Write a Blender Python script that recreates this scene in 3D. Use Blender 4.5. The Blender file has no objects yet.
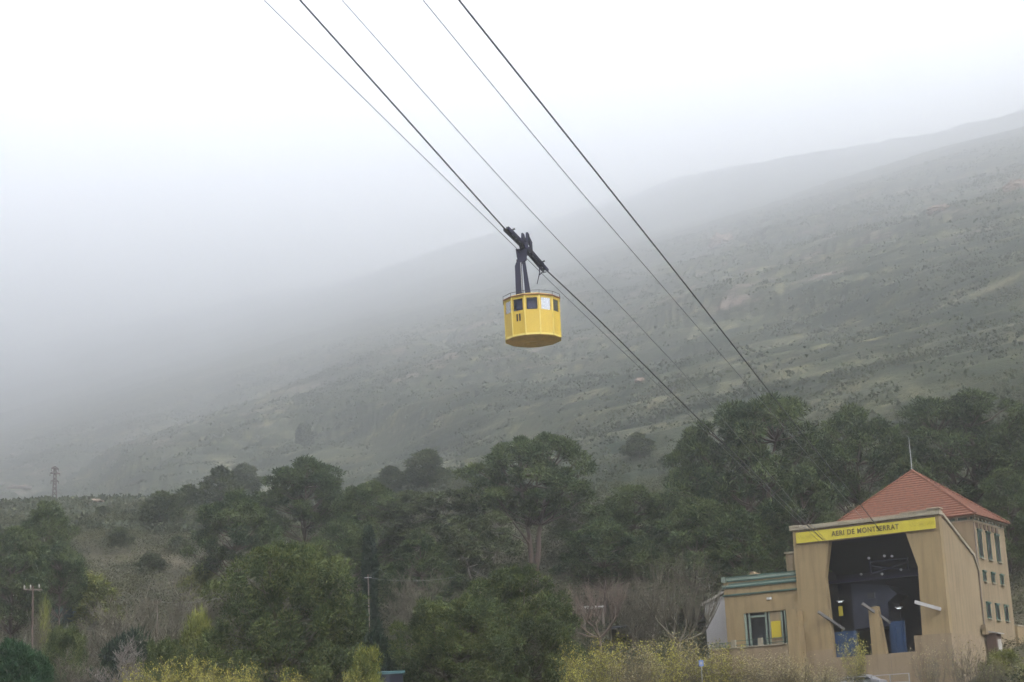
import bpy, math, random
import numpy as np
from math import cos, sin, radians, pi
from mathutils import Vector, Matrix

C = bpy.context.scene
COL = C.collection
# ------------------------------------------------------------------ camera model
FPX = 1800.0
PITCH, ROLL, TH = radians(13.3), radians(2.7), radians(31)
Fv = Vector((0, cos(PITCH), sin(PITCH)))
r0 = Vector((1, 0, 0)); u0 = Vector((0, -sin(PITCH), cos(PITCH)))
Rv = r0 * cos(ROLL) - u0 * sin(ROLL)
Uv = r0 * sin(ROLL) + u0 * cos(ROLL)
def ray(x, y): return Fv + Rv * ((x - 512) / FPX) + Uv * ((341 - y) / FPX)
def un(x, y, d): return ray(x, y) * d
# building frame: local x to the right along the front, local y into the building
BU = Vector((cos(TH), -sin(TH), 0)); BV = Vector((sin(TH), cos(TH), 0))
BO = un(938, 512, 145); BO.z = 0
def bl(a, b, z): return BO + BU * a + BV * b + Vector((0, 0, z))

# ------------------------------------------------------------------ noise
def _hash(ix, iy, iz, seed):
    n = (ix * 374761393 + iy * 668265263 + iz * 2147483647 + seed * 974711) & 0xffffffff
    n = ((n ^ (n >> 13)) * 1274126177) & 0xffffffff
    n = n ^ (n >> 16)
    return (n & 0xffff) / 65535.0
def vnoise(x, y, seed=0):
    x = np.asarray(x, float); y = np.asarray(y, float)
    ix = np.floor(x).astype(np.int64); iy = np.floor(y).astype(np.int64)
    fx = x - ix; fy = y - iy
    fx = fx * fx * (3 - 2 * fx); fy = fy * fy * (3 - 2 * fy)
    h = lambda a, b: _hash(a, b, 0 * a, seed)
    return ((h(ix, iy) * (1 - fx) + h(ix + 1, iy) * fx) * (1 - fy) + (h(ix, iy + 1) * (1 - fx) + h(ix + 1, iy + 1) * fx) * fy) * 2 - 1
def fbm(x, y, o=4, seed=0):
    s = 0; a = 1; t = 0
    for i in range(o):
        s = s + a * vnoise(x * 2 ** i, y * 2 ** i, seed + i * 17); t += a; a *= .5
    return s / t

# ------------------------------------------------------------------ terrain height
_ra, _rb = ray(0, 428), ray(700, 214)
PN = _ra.cross(_rb).normalized()
if PN.z < 0: PN = -PN
PH = 43.0
NX = [-9000, -60, 0, 60, 100, 130, 145, 150, 156, 162, 175, 185, 200, 220, 260, 330, 420, 600, 9000]
NZ = [-60, -3, -1.6, 0.4, 2.5, 3.8, 4.3, 5.6, 7.3, 8.8, 13, 16.5, 21.5, 27.5, 37, 50, 62.5, 66, 90]
def smax(a, b, k): return np.logaddexp(a / k, b / k) * k
def sstep(a, b, x):
    t = np.clip((x - a) / (b - a), 0, 1); return t * t * (3 - 2 * t)
def terrain(x, y, bank=False):
    x = np.asarray(x, float); y = np.asarray(y, float)
    d = np.hypot(x, y)
    base = np.interp(y, NX, NZ) + fbm(x / 40, y / 40, 3, 3) * np.clip((d - 165) / 60, 0, 1) * 2.2 + fbm(x / 6, y / 6, 3, 9) * np.clip((d - 15) / 60, 0, 1) * .25
    pl = (-PH - PN.x * x - PN.y * y) / PN.z + 0.72e-5 * d * d
    amp = np.clip((d - 250) / 700, 0, 1)
    pl = pl + fbm(x / 420 + 3, y / 420, 4, 21) * 8 * amp + fbm(x / 110, y / 110 + 7, 4, 33) * 5 * np.clip((d - 220) / 200, 0, 1) - 9 * (1 - sstep(150, 240, d))
    gl = np.abs(fbm(x / 120 + y / 400, y / 520, 4, 61)); pl = pl - 13 * (1 - sstep(0, .28, gl)) * sstep(330, 620, d) * (1 - sstep(1300, 2000, d)) + 50 * fbm(x / 520, y / 900, 4, 71) * sstep(1600, 3200, d) - 80 * sstep(450, 1300, x) * sstep(1600, 3200, d)
    pl = -smax(-pl, -1700.0 - 40 * vnoise(x / 900, y / 900, 5), 90)
    z = smax(base, pl, 3.0)
    # old farming terraces
    per = 7.5
    w = fbm(x / 160, y / 160, 3, 51) * 1.6 + vnoise(x / 35, y / 35, 77) * .22
    t = z / per + w
    fr = t - np.floor(t)
    st = np.floor(t) + sstep(.62, .98, fr)
    m = sstep(250, 330, d) * .85 * (1 - sstep(1000, 2200, d) * .5)
    m = m * (.55 + .45 * sstep(-.3, .3, fbm(x / 90, y / 90, 2, 88)))
    z = z + m * per * (st - t + .3)
    if bank: return sstep(.5, .72, fr) * (1 - sstep(.93, 1, fr)) * m / .85
    # building footprint is cut into the slope
    a = (x - BO.x) * BU.x + (y - BO.y) * BU.y; b = (x - BO.x) * BV.x + (y - BO.y) * BV.y
    m1 = sstep(-20.2, -18.6, a) * (1 - sstep(-2.2, -.6, a)) * sstep(.6, 2, b) * (1 - sstep(7, 8.6, b))
    m2 = sstep(-12.6, -11.2, a) * (1 - sstep(-2.2, -.6, a)) * sstep(.6, 2, b) * (1 - sstep(16, 17.6, b))
    m = np.maximum(m1, m2)
    z = z * (1 - m) + np.minimum(z, 6.9) * m
    m3 = sstep(-1.5, .2, a) * (1 - sstep(9, 16, a)) * sstep(-8, -4, b) * (1 - sstep(21, 30, b))
    z = z * (1 - m3) + np.minimum(z, np.interp(b, [-8, 0, 4, 10, 20, 30], [3.8, 4.3, 5.2, 6.8, 8.6, 12])) * m3
    return z
def tz(x, y): return float(terrain(np.array([x]), np.array([y]))[0])

# ------------------------------------------------------------------ materials
def newmat(name):
    m = bpy.data.materials.new(name); m.use_nodes = True
    nt = m.node_tree; nt.nodes.clear()
    return m, nt, nt.nodes, nt.links
def mat(name, col, rough=.8, var=.18, scale=1.5, metal=0., bump=0., bscale=12., stretch=(1, 1, 1), col2=None, spec=.3, grime=0.):
    m, nt, N, L = newmat(name)
    o = N.new('ShaderNodeOutputMaterial'); p = N.new('ShaderNodeBsdfPrincipled')
    L.new(p.outputs[0], o.inputs[0])
    tc = N.new('ShaderNodeTexCoord'); mp = N.new('ShaderNodeMapping'); mp.inputs['Scale'].default_value = stretch
    L.new(tc.outputs['Object'], mp.inputs[0])
    nz = N.new('ShaderNodeTexNoise'); nz.inputs['Scale'].default_value = scale; nz.inputs['Detail'].default_value = 6; nz.inputs['Roughness'].default_value = .65
    L.new(mp.outputs[0], nz.inputs[0])
    rp = N.new('ShaderNodeValToRGB'); rp.color_ramp.elements[0].position = .3; rp.color_ramp.elements[1].position = .7
    a = tuple(c * (1 - var) for c in col); b = col2 if col2 else tuple(min(1, c * (1 + var)) for c in col)
    rp.color_ramp.elements[0].color = (*a, 1); rp.color_ramp.elements[1].color = (*b, 1)
    L.new(nz.outputs[0], rp.inputs[0])
    last = rp.outputs[0]
    if grime:
        # vertical water streaks with a shape of their own
        mp2 = N.new('ShaderNodeMapping'); mp2.inputs['Scale'].default_value = (1.7, 1.7, .16)
        L.new(tc.outputs['Object'], mp2.inputs[0])
        n2 = N.new('ShaderNodeTexNoise'); n2.inputs['Scale'].default_value = 1.3; n2.inputs['Detail'].default_value = 5
        L.new(mp2.outputs[0], n2.inputs[0])
        r2 = N.new('ShaderNodeValToRGB'); r2.color_ramp.elements[0].position = .45; r2.color_ramp.elements[1].position = .72
        r2.color_ramp.elements[0].color = (1, 1, 1, 1); g = 1 - grime; r2.color_ramp.elements[1].color = (g, g * .97, g * .92, 1)
        L.new(n2.outputs[0], r2.inputs[0])
        mx = N.new('ShaderNodeMix'); mx.data_type = 'RGBA'; mx.blend_type = 'MULTIPLY'; mx.inputs[0].default_value = 1
        L.new(last, mx.inputs[6]); L.new(r2.outputs[0], mx.inputs[7]); last = mx.outputs[2]
    L.new(last, p.inputs['Base Color'])
    p.inputs['Roughness'].default_value = rough; p.inputs['Metallic'].default_value = metal
    p.inputs['Specular IOR Level'].default_value = spec
    if bump:
        bn = N.new('ShaderNodeTexNoise'); bn.inputs['Scale'].default_value = bscale; bn.inputs['Detail'].default_value = 4
        L.new(tc.outputs['Object'], bn.inputs[0])
        bp = N.new('ShaderNodeBump'); bp.inputs['Strength'].default_value = bump; bp.inputs['Distance'].default_value = .05
        L.new(bn.outputs[0], bp.inputs['Height']); L.new(bp.outputs[0], p.inputs['Normal'])
    return m
def leafmat(name, c1, c2, c3, nscale=.5):
    """foliage: colour varies leaf by leaf and in patches"""
    m, nt, N, L = newmat(name)
    o = N.new('ShaderNodeOutputMaterial'); p = N.new('ShaderNodeBsdfPrincipled')
    ge = N.new('ShaderNodeNewGeometry')
    tc = N.new('ShaderNodeTexCoord'); oi = N.new('ShaderNodeObjectInfo')
    nz = N.new('ShaderNodeTexNoise'); nz.inputs['Scale'].default_value = nscale; nz.inputs['Detail'].default_value = 3
    ad = N.new('ShaderNodeVectorMath'); ad.operation = 'ADD'
    L.new(tc.outputs['Object'], ad.inputs[0]); L.new(oi.outputs['Location'], ad.inputs[1]); L.new(ad.outputs[0], nz.inputs[0])
    r = N.new('ShaderNodeValToRGB'); e = r.color_ramp.elements
    e[0].position = .32; e[0].color = (*c1, 1); e[1].position = .68; e[1].color = (*c3, 1)
    k = r.color_ramp.elements.new(.5); k.color = (*c2, 1)
    ma = N.new('ShaderNodeMath'); ma.operation = 'MULTIPLY_ADD'; ma.inputs[1].default_value = .4; ma.inputs[2].default_value = -.2
    L.new(ge.outputs['Random Per Island'], ma.inputs[0])
    m2 = N.new('ShaderNodeMath'); m2.operation = 'ADD'; L.new(ma.outputs[0], m2.inputs[0]); L.new(nz.outputs[0], m2.inputs[1])
    L.new(m2.outputs[0], r.inputs[0])
    L.new(r.outputs[0], p.inputs['Base Color']); p.inputs['Roughness'].default_value = .7; p.inputs['Specular IOR Level'].default_value = .15
    tr = N.new('ShaderNodeBsdfTranslucent'); L.new(r.outputs[0], tr.inputs[0])
    ms = N.new('ShaderNodeMixShader'); ms.inputs[0].default_value = .25
    L.new(p.outputs[0], ms.inputs[1]); L.new(tr.outputs[0], ms.inputs[2]); L.new(ms.outputs[0], o.inputs[0])
    return m
def emis(name, col, st):
    m, nt, N, L = newmat(name)
    o = N.new('ShaderNodeOutputMaterial'); e = N.new('ShaderNodeEmission'); e.inputs[0].default_value = (*col, 1); e.inputs[1].default_value = st
    L.new(e.outputs[0], o.inputs[0]); return m
def glassmat(name, tint=(.8, .85, .9), mixf=.07):
    m, nt, N, L = newmat(name)
    o = N.new('ShaderNodeOutputMaterial'); t = N.new('ShaderNodeBsdfTransparent'); t.inputs[0].default_value = (*tint, 1)
    g = N.new('ShaderNodeBsdfGlossy'); g.inputs['Roughness'].default_value = .06
    lw = N.new('ShaderNodeLayerWeight'); lw.inputs[0].default_value = .12
    ad = N.new('ShaderNodeMath'); ad.operation = 'ADD'; ad.inputs[1].default_value = mixf - .05; ad.use_clamp = True
    L.new(lw.outputs['Fresnel'], ad.inputs[0])
    ms = N.new('ShaderNodeMixShader'); L.new(ad.outputs[0], ms.inputs[0]); L.new(t.outputs[0], ms.inputs[1]); L.new(g.outputs[0], ms.inputs[2]); L.new(ms.outputs[0], o.inputs[0])
    return m

M = {}
M['plaster'] = mat('ochre_plaster', (.232, .17, .088), .9, .1, .5, bump=.15, bscale=9, grime=.3)
M['plaster_side'] = mat('pale_ochre_plaster', (.215, .162, .096), .9, .1, .45, bump=.3, bscale=8, grime=.3)
M['plinth'] = mat('stained_plinth_plaster', (.205, .155, .095), .92, .1, .3, bump=.2, bscale=7, grime=.25, col2=(.235, .175, .112))
M['cream'] = mat('cream_coping', (.25, .22, .16), .85, .1, 1.2, grime=.2)
M['yellow_sign'] = mat('yellow_sign_paint', (.45, .38, .035), .6, .05, 1.5, grime=.08)
M['letter'] = mat('brown_lettering', (.08, .055, .02), .6, .05)
M['faint'] = mat('faded_olive_print', (.34, .28, .035), .6, .05)
M['green'] = mat('green_paint', (.035, .075, .06), .6, .15, 3)
M['greenlt'] = mat('pale_green_paint', (.17, .21, .17), .7, .12, 2)
M['white'] = mat('white_paint', (.4, .4, .39), .6, .08, 2)
M['dark'] = mat('dark_paint_and_shade', (.012, .013, .02), .85, .2, 1)  # near black puts the hall's shade into the colour; also bin and hut roof
M['greyblue'] = mat('grey_blue_render', (.034, .038, .055), .85, .15, .8)
M['blue'] = mat('blue_door_paint', (.008, .032, .085), .5, .15, 2)
M['navy'] = mat('navy_paint', (.007, .006, .024), .5, .25, 3)
M['steel'] = mat('galvanised_steel', (.3, .3, .31), .5, .15, 4, metal=.6)
M['darksteel'] = mat('greased_steel', (.05, .05, .055), .5, .2, 5, metal=.5)
M['cable'] = mat('greased_wire_rope', (.05, .05, .055), .6, .15, 30, metal=.3)
M['rope'] = mat('grey_wire_rope', (.17, .17, .18), .6, .15, 30, metal=.3)
M['brown'] = mat('brown_wood', (.075, .045, .032), .8, .25, 4)
M['wood'] = mat('weathered_wood', (.15, .12, .1), .85, .25, 5, stretch=(4, 4, .4))
M['concrete'] = mat('grey_concrete', (.33, .31, .28), .9, .15, 1.5, grime=.2)
M['glassdark'] = mat('dark_window_glass', (.012, .014, .016), .3, .1, 1, spec=.6)
M['glass'] = glassmat('clear_glass')
M['glass_sky'] = glassmat('sky_reflecting_glass', (.8, .85, .9), .55)
M['cabyellow'] = mat('cabin_yellow_paint', (.50, .345, .045), .38, .05, 2, spec=.4, grime=.1)
M['cabedge'] = mat('cabin_edge_highlight', (.60, .48, .13), .4, .08, 3, spec=.4)  # lighter yellow paints in facet highlights along the cabin edges
M['beamgrey'] = mat('grey_painted_beam', (.12, .115, .11), .7, .15, 3)
M['cabfloor'] = mat('cabin_underside', (.80, .56, .22), .6, .18, 1.3)
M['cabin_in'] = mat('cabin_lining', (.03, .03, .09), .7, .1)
M['rim'] = mat('rust_red_edge', (.25, .12, .06), .6, .2, 4)
M['bark'] = mat('pine_bark', (.085, .06, .048), .95, .3, 3, stretch=(3, 3, .6), bump=.3)
M['palebark'] = mat('pale_grey_bark', (.16, .14, .12), .9, .3, 3)
M['twig'] = mat('bare_twigs', (.10, .088, .06), .9, .3, 1.5)
M['redtwig'] = mat('reddish_bare_twigs', (.14, .105, .08), .9, .3, 1.2)
M['pine'] = leafmat('pine_needles', (.024, .043, .015), (.053, .077, .026), (.105, .128, .042), .4)
M['pinedark'] = leafmat('dark_pine_needles', (.017, .033, .013), (.041, .064, .022), (.092, .115, .037), .4)
M['pinehazy'] = leafmat('grey_green_needles', (.028, .040, .02), (.055, .07, .03), (.10, .115, .045), .4)
M['bushgreen'] = leafmat('dense_green_leaves', (.026, .041, .013), (.056, .077, .023), (.112, .13, .038), .5)
M['brightgreen'] = leafmat('bright_green_needles', (.012, .040, .017), (.022, .058, .024), (.038, .078, .03), .6)
M['cypress'] = leafmat('cypress_green', (.008, .02, .012), (.015, .03, .016), (.028, .045, .02), .8)
M['olive'] = leafmat('yellow_green_leaves', (.07, .085, .02), (.12, .135, .03), (.20, .20, .045), .6)
M['willow'] = leafmat('yellow_catkin_leaves', (.17, .155, .03), (.29, .26, .06), (.40, .37, .09), .7)
M['straw'] = leafmat('dry_straw_leaves', (.16, .13, .06), (.25, .21, .10), (.33, .28, .15), .7)
M['scrub'] = leafmat('hillside_scrub_leaves', (.035, .044, .026), (.06, .07, .04), (.09, .095, .055), .02)
M['under'] = leafmat('undergrowth_leaves', (.024, .030, .014), (.050, .056, .026), (.095, .090, .045), .08)
M['rock'] = mat('pink_grey_rock', (.15, .115, .095), .95, .25, .3, bump=.4, bscale=2, col2=(.27, .195, .15))
M['teal'] = mat('teal_sheet', (.01, .045, .047), .6, .15, 2)
M['hut'] = mat('hut_wall', (.14, .11, .09), .9, .2, 1)
M['pale'] = mat('pale_grey_render', (.30, .29, .285), .9, .07, .6, grime=.15)
M['poster'] = mat('yellow_poster', (.42, .33, .02), .5, .04, 3)
M['carpaint'] = mat('silver_car_paint', (.3, .3, .32), .3, .05, 2, metal=.5)
M['tyre'] = mat('tyre_rubber', (.02, .02, .02), .9, .1)
M['signblue'] = mat('blue_white_sign', (.10, .15, .3), .5, .1)
M['pylon'] = mat('rusty_lattice_steel', (.085, .065, .06), .7, .2, 2)
M['lamp'] = emis('lit_fluorescent_tube', (.9, .97, 1), 1.0)

def tilemat():
    m, nt, N, L = newmat('red_roof_tiles')
    o = N.new('ShaderNodeOutputMaterial'); p = N.new('ShaderNodeBsdfPrincipled'); L.new(p.outputs[0], o.inputs[0])
    tc = N.new('ShaderNodeTexCoord'); sp = N.new('ShaderNodeSeparateXYZ'); L.new(tc.outputs['Object'], sp.inputs[0])
    # courses follow the height of the slope
    mu = N.new('ShaderNodeMath'); mu.operation = 'MULTIPLY'; mu.inputs[1].default_value = 4.2; L.new(sp.outputs[2], mu.inputs[0])
    fr = N.new('ShaderNodeMath'); fr.operation = 'FRACT'; L.new(mu.outputs[0], fr.inputs[0])
    r = N.new('ShaderNodeValToRGB'); e = r.color_ramp.elements
    e[0].position = 0; e[0].color = (.07, .026, .014, 1); e[1].position = .5; e[1].color = (.17, .062, .030, 1); L.new(fr.outputs[0], r.inputs[0])
    nz = N.new('ShaderNodeTexNoise'); nz.inputs['Scale'].default_value = 3.5; nz.inputs['Detail'].default_value = 5; L.new(tc.outputs['Object'], nz.inputs[0])
    r2 = N.new('ShaderNodeValToRGB'); r2.color_ramp.elements[0].position = .3; r2.color_ramp.elements[0].color = (.62, .6, .6, 1); r2.color_ramp.elements[1].position = .7; r2.color_ramp.elements[1].color = (1.15, 1.1, 1.05, 1)
    L.new(nz.outputs[0], r2.inputs[0])
    mx = N.new('ShaderNodeMix'); mx.data_type = 'RGBA'; mx.blend_type = 'MULTIPLY'; mx.inputs[0].default_value = 1
    L.new(r.outputs[0], mx.inputs[6]); L.new(r2.outputs[0], mx.inputs[7]); L.new(mx.outputs[2], p.inputs['Base Color'])
    p.inputs['Roughness'].default_value = .85
    bp = N.new('ShaderNodeBump'); bp.inputs['Strength'].default_value = .6; bp.inputs['Distance'].default_value = .06
    L.new(fr.outputs[0], bp.inputs['Height']); L.new(bp.outputs[0], p.inputs['Normal'])
    return m
M['tiles'] = tilemat()

def groundmat():
    m, nt, N, L = newmat('hillside_ground')
    o = N.new('ShaderNodeOutputMaterial'); p = N.new('ShaderNodeBsdfPrincipled'); L.new(p.outputs[0], o.inputs[0])
    tc = N.new('ShaderNodeTexCoord'); sp = N.new('ShaderNodeSeparateXYZ'); L.new(tc.outputs['Object'], sp.inputs[0])
    def noise(scale, det=5, vec=None, rough=.6):
        n = N.new('ShaderNodeTexNoise'); n.inputs['Scale'].default_value = scale; n.inputs['Detail'].default_value = det; n.inputs['Roughness'].default_value = rough
        L.new(vec if vec else tc.outputs['Object'], n.inputs[0]); return n.outputs[0]
    def ramp(src, stops):
        r = N.new('ShaderNodeValToRGB'); e = r.color_ramp.elements
        e[0].position, e[0].color = stops[0][0], (*stops[0][1], 1); e[1].position, e[1].color = stops[-1][0], (*stops[-1][1], 1)
        for s in stops[1:-1]: k = e.new(s[0]); k.color = (*s[1], 1)
        L.new(src, r.inputs[0]); return r.outputs[0]
    def mix(f, a, b):
        x = N.new('ShaderNodeMix'); x.data_type = 'RGBA'; L.new(f, x.inputs[0]); L.new(a, x.inputs[6]); L.new(b, x.inputs[7]); return x.outputs[2]
    def math(op, a, b=None, c=None):
        x = N.new('ShaderNodeMath'); x.operation = op
        for i, v in enumerate((a, b, c)):
            if v is None: continue
            if isinstance(v, (int, float)): x.inputs[i].default_value = v
            else: L.new(v, x.inputs[i])
        return x.outputs[0]
    grass = ramp(noise(.06, 8, None, .75), [(.36, (.022, .030, .015)), (.5, (.085, .088, .046)), (.62, (.24, .215, .12))])
    green = ramp(noise(.3, 5), [(.35, (.010, .014, .010)), (.65, (.036, .042, .025))])
    # plants grow in strips along the terraces: stretched along contour lines
    mp = N.new('ShaderNodeMapping'); mp.inputs['Scale'].default_value = (.008, .008, .15); mp.inputs['Rotation'].default_value = (0, .03, 0)
    L.new(tc.outputs['Object'], mp.inputs[0])
    strip = noise(1.0, 6, mp.outputs[0], .7)
    f1 = ramp(strip, [(.43, (0, 0, 0)), (.56, (1, 1, 1))])
    patches = ramp(noise(.012, 6, None, .7), [(.38, (0, 0, 0)), (.62, (1, 1, 1))])
    f2 = math('MULTIPLY', f1, math('MULTIPLY_ADD', patches, .55, .45))
    c = mix(f2, green, grass)
    ba = N.new('ShaderNodeAttribute'); ba.attribute_name = 'bank'
    bank = ramp(noise(.08, 6, None, .75), [(.38, (.25, .25, .25)), (.55, (1, 1, 1))])
    bc = ramp(noise(.1, 4), [(.35, (.012, .020, .012)), (.6, (.032, .036, .022)), (.75, (.08, .06, .045))])
    c = mix(math('MULTIPLY', ba.outputs['Fac'], bank), c, bc)
    speck = ramp(noise(.13, 7, None, .85), [(.50, (0, 0, 0)), (.57, (1, 1, 1))])
    c = mix(math('MULTIPLY', speck, .8), c, green)
    pale_ = ramp(noise(.055, 8, None, .85), [(.60, (0, 0, 0)), (.68, (1, 1, 1))])
    c = mix(math('MULTIPLY', pale_, .5), c, grass)
    # rock strata: thin streaks of bare rock, most in one belt of the mountain
    mp2 = N.new('ShaderNodeMapping'); mp2.inputs['Scale'].default_value = (.018, .018, .11); L.new(tc.outputs['Object'], mp2.inputs[0])
    st2 = noise(1.0, 8, mp2.outputs[0], .78)
    mr = N.new('ShaderNodeMapRange'); mr.inputs[1].default_value = 110; mr.inputs[2].default_value = 200; L.new(sp.outputs[2], mr.inputs[0])
    th = math('MULTIPLY_ADD', mr.outputs[0], -.10, .645)
    rk = math('MULTIPLY', math('SUBTRACT', st2, th), 14); 
    cl = N.new('ShaderNodeClamp'); L.new(rk, cl.inputs[0])
    rock = ramp(noise(.25, 5), [(.3, (.11, .095, .085)), (.7, (.26, .195, .155))])
    c = mix(math('MULTIPLY', cl.outputs[0], .8), c, rock)
    # near ground: brown litter
    mr2 = N.new('ShaderNodeMapRange'); mr2.inputs[1].default_value = 42; mr2.inputs[2].default_value = 30; L.new(sp.outputs[2], mr2.inputs[0])
    litter = ramp(noise(.35, 7), [(.3, (.028, .028, .018)), (.5, (.06, .052, .034)), (.7, (.10, .085, .055))])
    c = mix(mr2.outputs[0], c, litter)
    L.new(c, p.inputs['Base Color']); p.inputs['Roughness'].default_value = .95; p.inputs['Specular IOR Level'].default_value = .1
    bp = N.new('ShaderNodeBump'); bp.inputs['Strength'].default_value = .8; bp.inputs['Distance'].default_value = 1.2
    L.new(noise(.35, 6, None, .7), bp.inputs['Height']); L.new(bp.outputs[0], p.inputs['Normal'])
    return m
M['ground'] = groundmat()

# ------------------------------------------------------------------ mesh helpers
class MB:
    def __init__(s): s.v = []; s.f = []
    def add(s, vs, fs):
        n = len(s.v); s.v += [tuple(v) for v in vs]; s.f += [tuple(i + n for i in f) for f in fs]; return s
    def box(s, x0, x1, y0, y1, z0, z1):
        v = [(x, y, z) for z in (z0, z1) for y in (y0, y1) for x in (x0, x1)]
        return s.add(v, [(0, 2, 3, 1), (4, 5, 7, 6), (0, 1, 5, 4), (2, 6, 7, 3), (0, 4, 6, 2), (1, 3, 7, 5)])
    def beam(s, p, q, w, h=None, up=(0, 0, 1)):
        p = Vector(p); q = Vector(q); h = h or w; d = (q - p).normalized(); up = Vector(up)
        sd = d.cross(up)
        if sd.length < 1e-3: sd = d.cross(Vector((1, 0, 0)))
        sd.normalize(); up = sd.cross(d)
        v = [c + sd * (w / 2 * i) + up * (h / 2 * j) for c in (p, q) for (i, j) in ((-1, -1), (1, -1), (1, 1), (-1, 1))]
        return s.add(v, [(0, 1, 2, 3), (7, 6, 5, 4), (0, 4, 5, 1), (1, 5, 6, 2), (2, 6, 7, 3), (3, 7, 4, 0)])
    def tube(s, pts, rad, n=8, cap=True):
        pts = [Vector(p) for p in pts]
        rr = rad if isinstance(rad, (list, tuple)) else [rad] * len(pts)
        vs = []; fs = []
        for i, p in enumerate(pts):
            d = (pts[min(i + 1, len(pts) - 1)] - pts[max(i - 1, 0)]).normalized()
            a = d.cross(Vector((0, 0, 1)) if abs(d.z) < .95 else Vector((1, 0, 0))).normalized(); b = a.cross(d)
            for k in range(n):
                t = 2 * pi * k / n; vs.append(p + a * (cos(t) * rr[i]) + b * (sin(t) * rr[i]))
        for i in range(len(pts) - 1):
            for k in range(n):
                k2 = (k + 1) % n; fs.append((i * n + k, i * n + k2, (i + 1) * n + k2, (i + 1) * n + k))
        if cap: fs.append(tuple(range(n - 1, -1, -1))); fs.append(tuple((len(pts) - 1) * n + k for k in range(n)))
        return s.add(vs, fs)
    def prism(s, poly, axis, c0, c1):
        """poly in the two other axes, pushed along axis from c0 to c1"""
        n = len(poly); vs = []
        for c in (c0, c1):
            for p in poly:
                vs.append({'x': (c, p[0], p[1]), 'y': (p[0], c, p[1]), 'z': (p[0], p[1], c)}[axis])
        fs = [tuple(range(n)), tuple(range(2 * n - 1, n - 1, -1))]
        for i in range(n):
            j = (i + 1) % n; fs.append((i, i + n, j + n, j))
        return s.add(vs, fs)
    def build(s, name, m, parent=None, smooth=False, bevel=0):
        me = bpy.data.meshes.new(name); me.from_pydata(s.v, [], s.f); me.materials.append(m)
        import bmesh
        bm = bmesh.new(); bm.from_mesh(me); bmesh.ops.recalc_face_normals(bm, faces=bm.faces); bm.to_mesh(me); bm.free()
        if smooth: me.polygons.foreach_set('use_smooth', [True] * len(me.polygons))
        o = bpy.data.objects.new(name, me); COL.objects.link(o); o.parent = parent
        if bevel:
            b = o.modifiers.new('bevel', 'BEVEL'); b.width = bevel; b.segments = 2; b.limit_method = 'ANGLE'
        return o
def npmesh(name, V, Fc, m, k=3):
    """fast mesh from numpy arrays: V (n,3), Fc (f,k)"""
    me = bpy.data.meshes.new(name); V = np.ascontiguousarray(V, np.float32); Fc = np.ascontiguousarray(Fc, np.int32)
    me.vertices.add(len(V)); me.vertices.foreach_set('co', V.ravel())
    me.loops.add(Fc.size); me.loops.foreach_set('vertex_index', Fc.ravel())
    me.polygons.add(len(Fc)); me.polygons.foreach_set('loop_start', np.arange(0, Fc.size, k, dtype=np.int32))
    me.update(calc_edges=True); me.materials.append(m); return me
def link(name, me, parent=None, loc=None):
    o = bpy.data.objects.new(name, me); COL.objects.link(o); o.parent = parent
    if loc is not None: o.location = loc
    return o
def tag(o, label, cat, group=None, kind=None):
    if label: o['label'] = label
    if cat: o['category'] = cat
    if group: o['group'] = group
    if kind: o['kind'] = kind
    return o
def thing(name, label, cat, loc=(0, 0, 0), rz=0, group=None):
    o = bpy.data.objects.new(name, None); COL.objects.link(o); o.location = loc; o.rotation_euler = (0, 0, rz)
    o.empty_display_size = .5
    return tag(o, label, cat, group)

# ------------------------------------------------------------------ terrain mesh
def build_terrain():
    deg = np.concatenate([np.arange(-180, -42, 6.), np.arange(-42, -19, .6), np.arange(-19, 19, .055), np.arange(19, 42, .6), np.arange(42, 180, 6.)])
    th = np.radians(deg); r = np.concatenate([[.8, 8, 20, 35, 50, 60], np.exp(np.arange(math.log(66), math.log(8600), .0088))])
    X = np.sin(th)[None, :] * r[:, None]; Y = np.cos(th)[None, :] * r[:, None]
    Z = terrain(X, Y)
    nr, na = X.shape
    V = np.stack([X, Y, Z], -1).reshape(-1, 3)
    i = np.arange(nr - 1)[:, None]; j = np.arange(na)[None, :]; j2 = (j + 1) % na
    Fc = np.stack([i * na + j, i * na + j2, (i + 1) * na + j2, (i + 1) * na + j], -1).reshape(-1, 4)
    V = np.vstack([V, [[0, 0, tz(0, 0)]]]); c = len(V) - 1
    me = npmesh('terrain', V, Fc, M['ground'], 4)
    me.polygons.foreach_set('use_smooth', np.ones(len(me.polygons), bool))
    at_ = me.attributes.new('bank', 'FLOAT', 'POINT'); bk = np.zeros(len(V), np.float32); bk[:nr * na] = terrain(X, Y, True).ravel(); at_.data.foreach_set('value', bk)
    o = link('terrain', me); tag(o, 'scrubby terraced mountainside rising into the cloud', 'hillside', kind='structure')
build_terrain()

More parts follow.
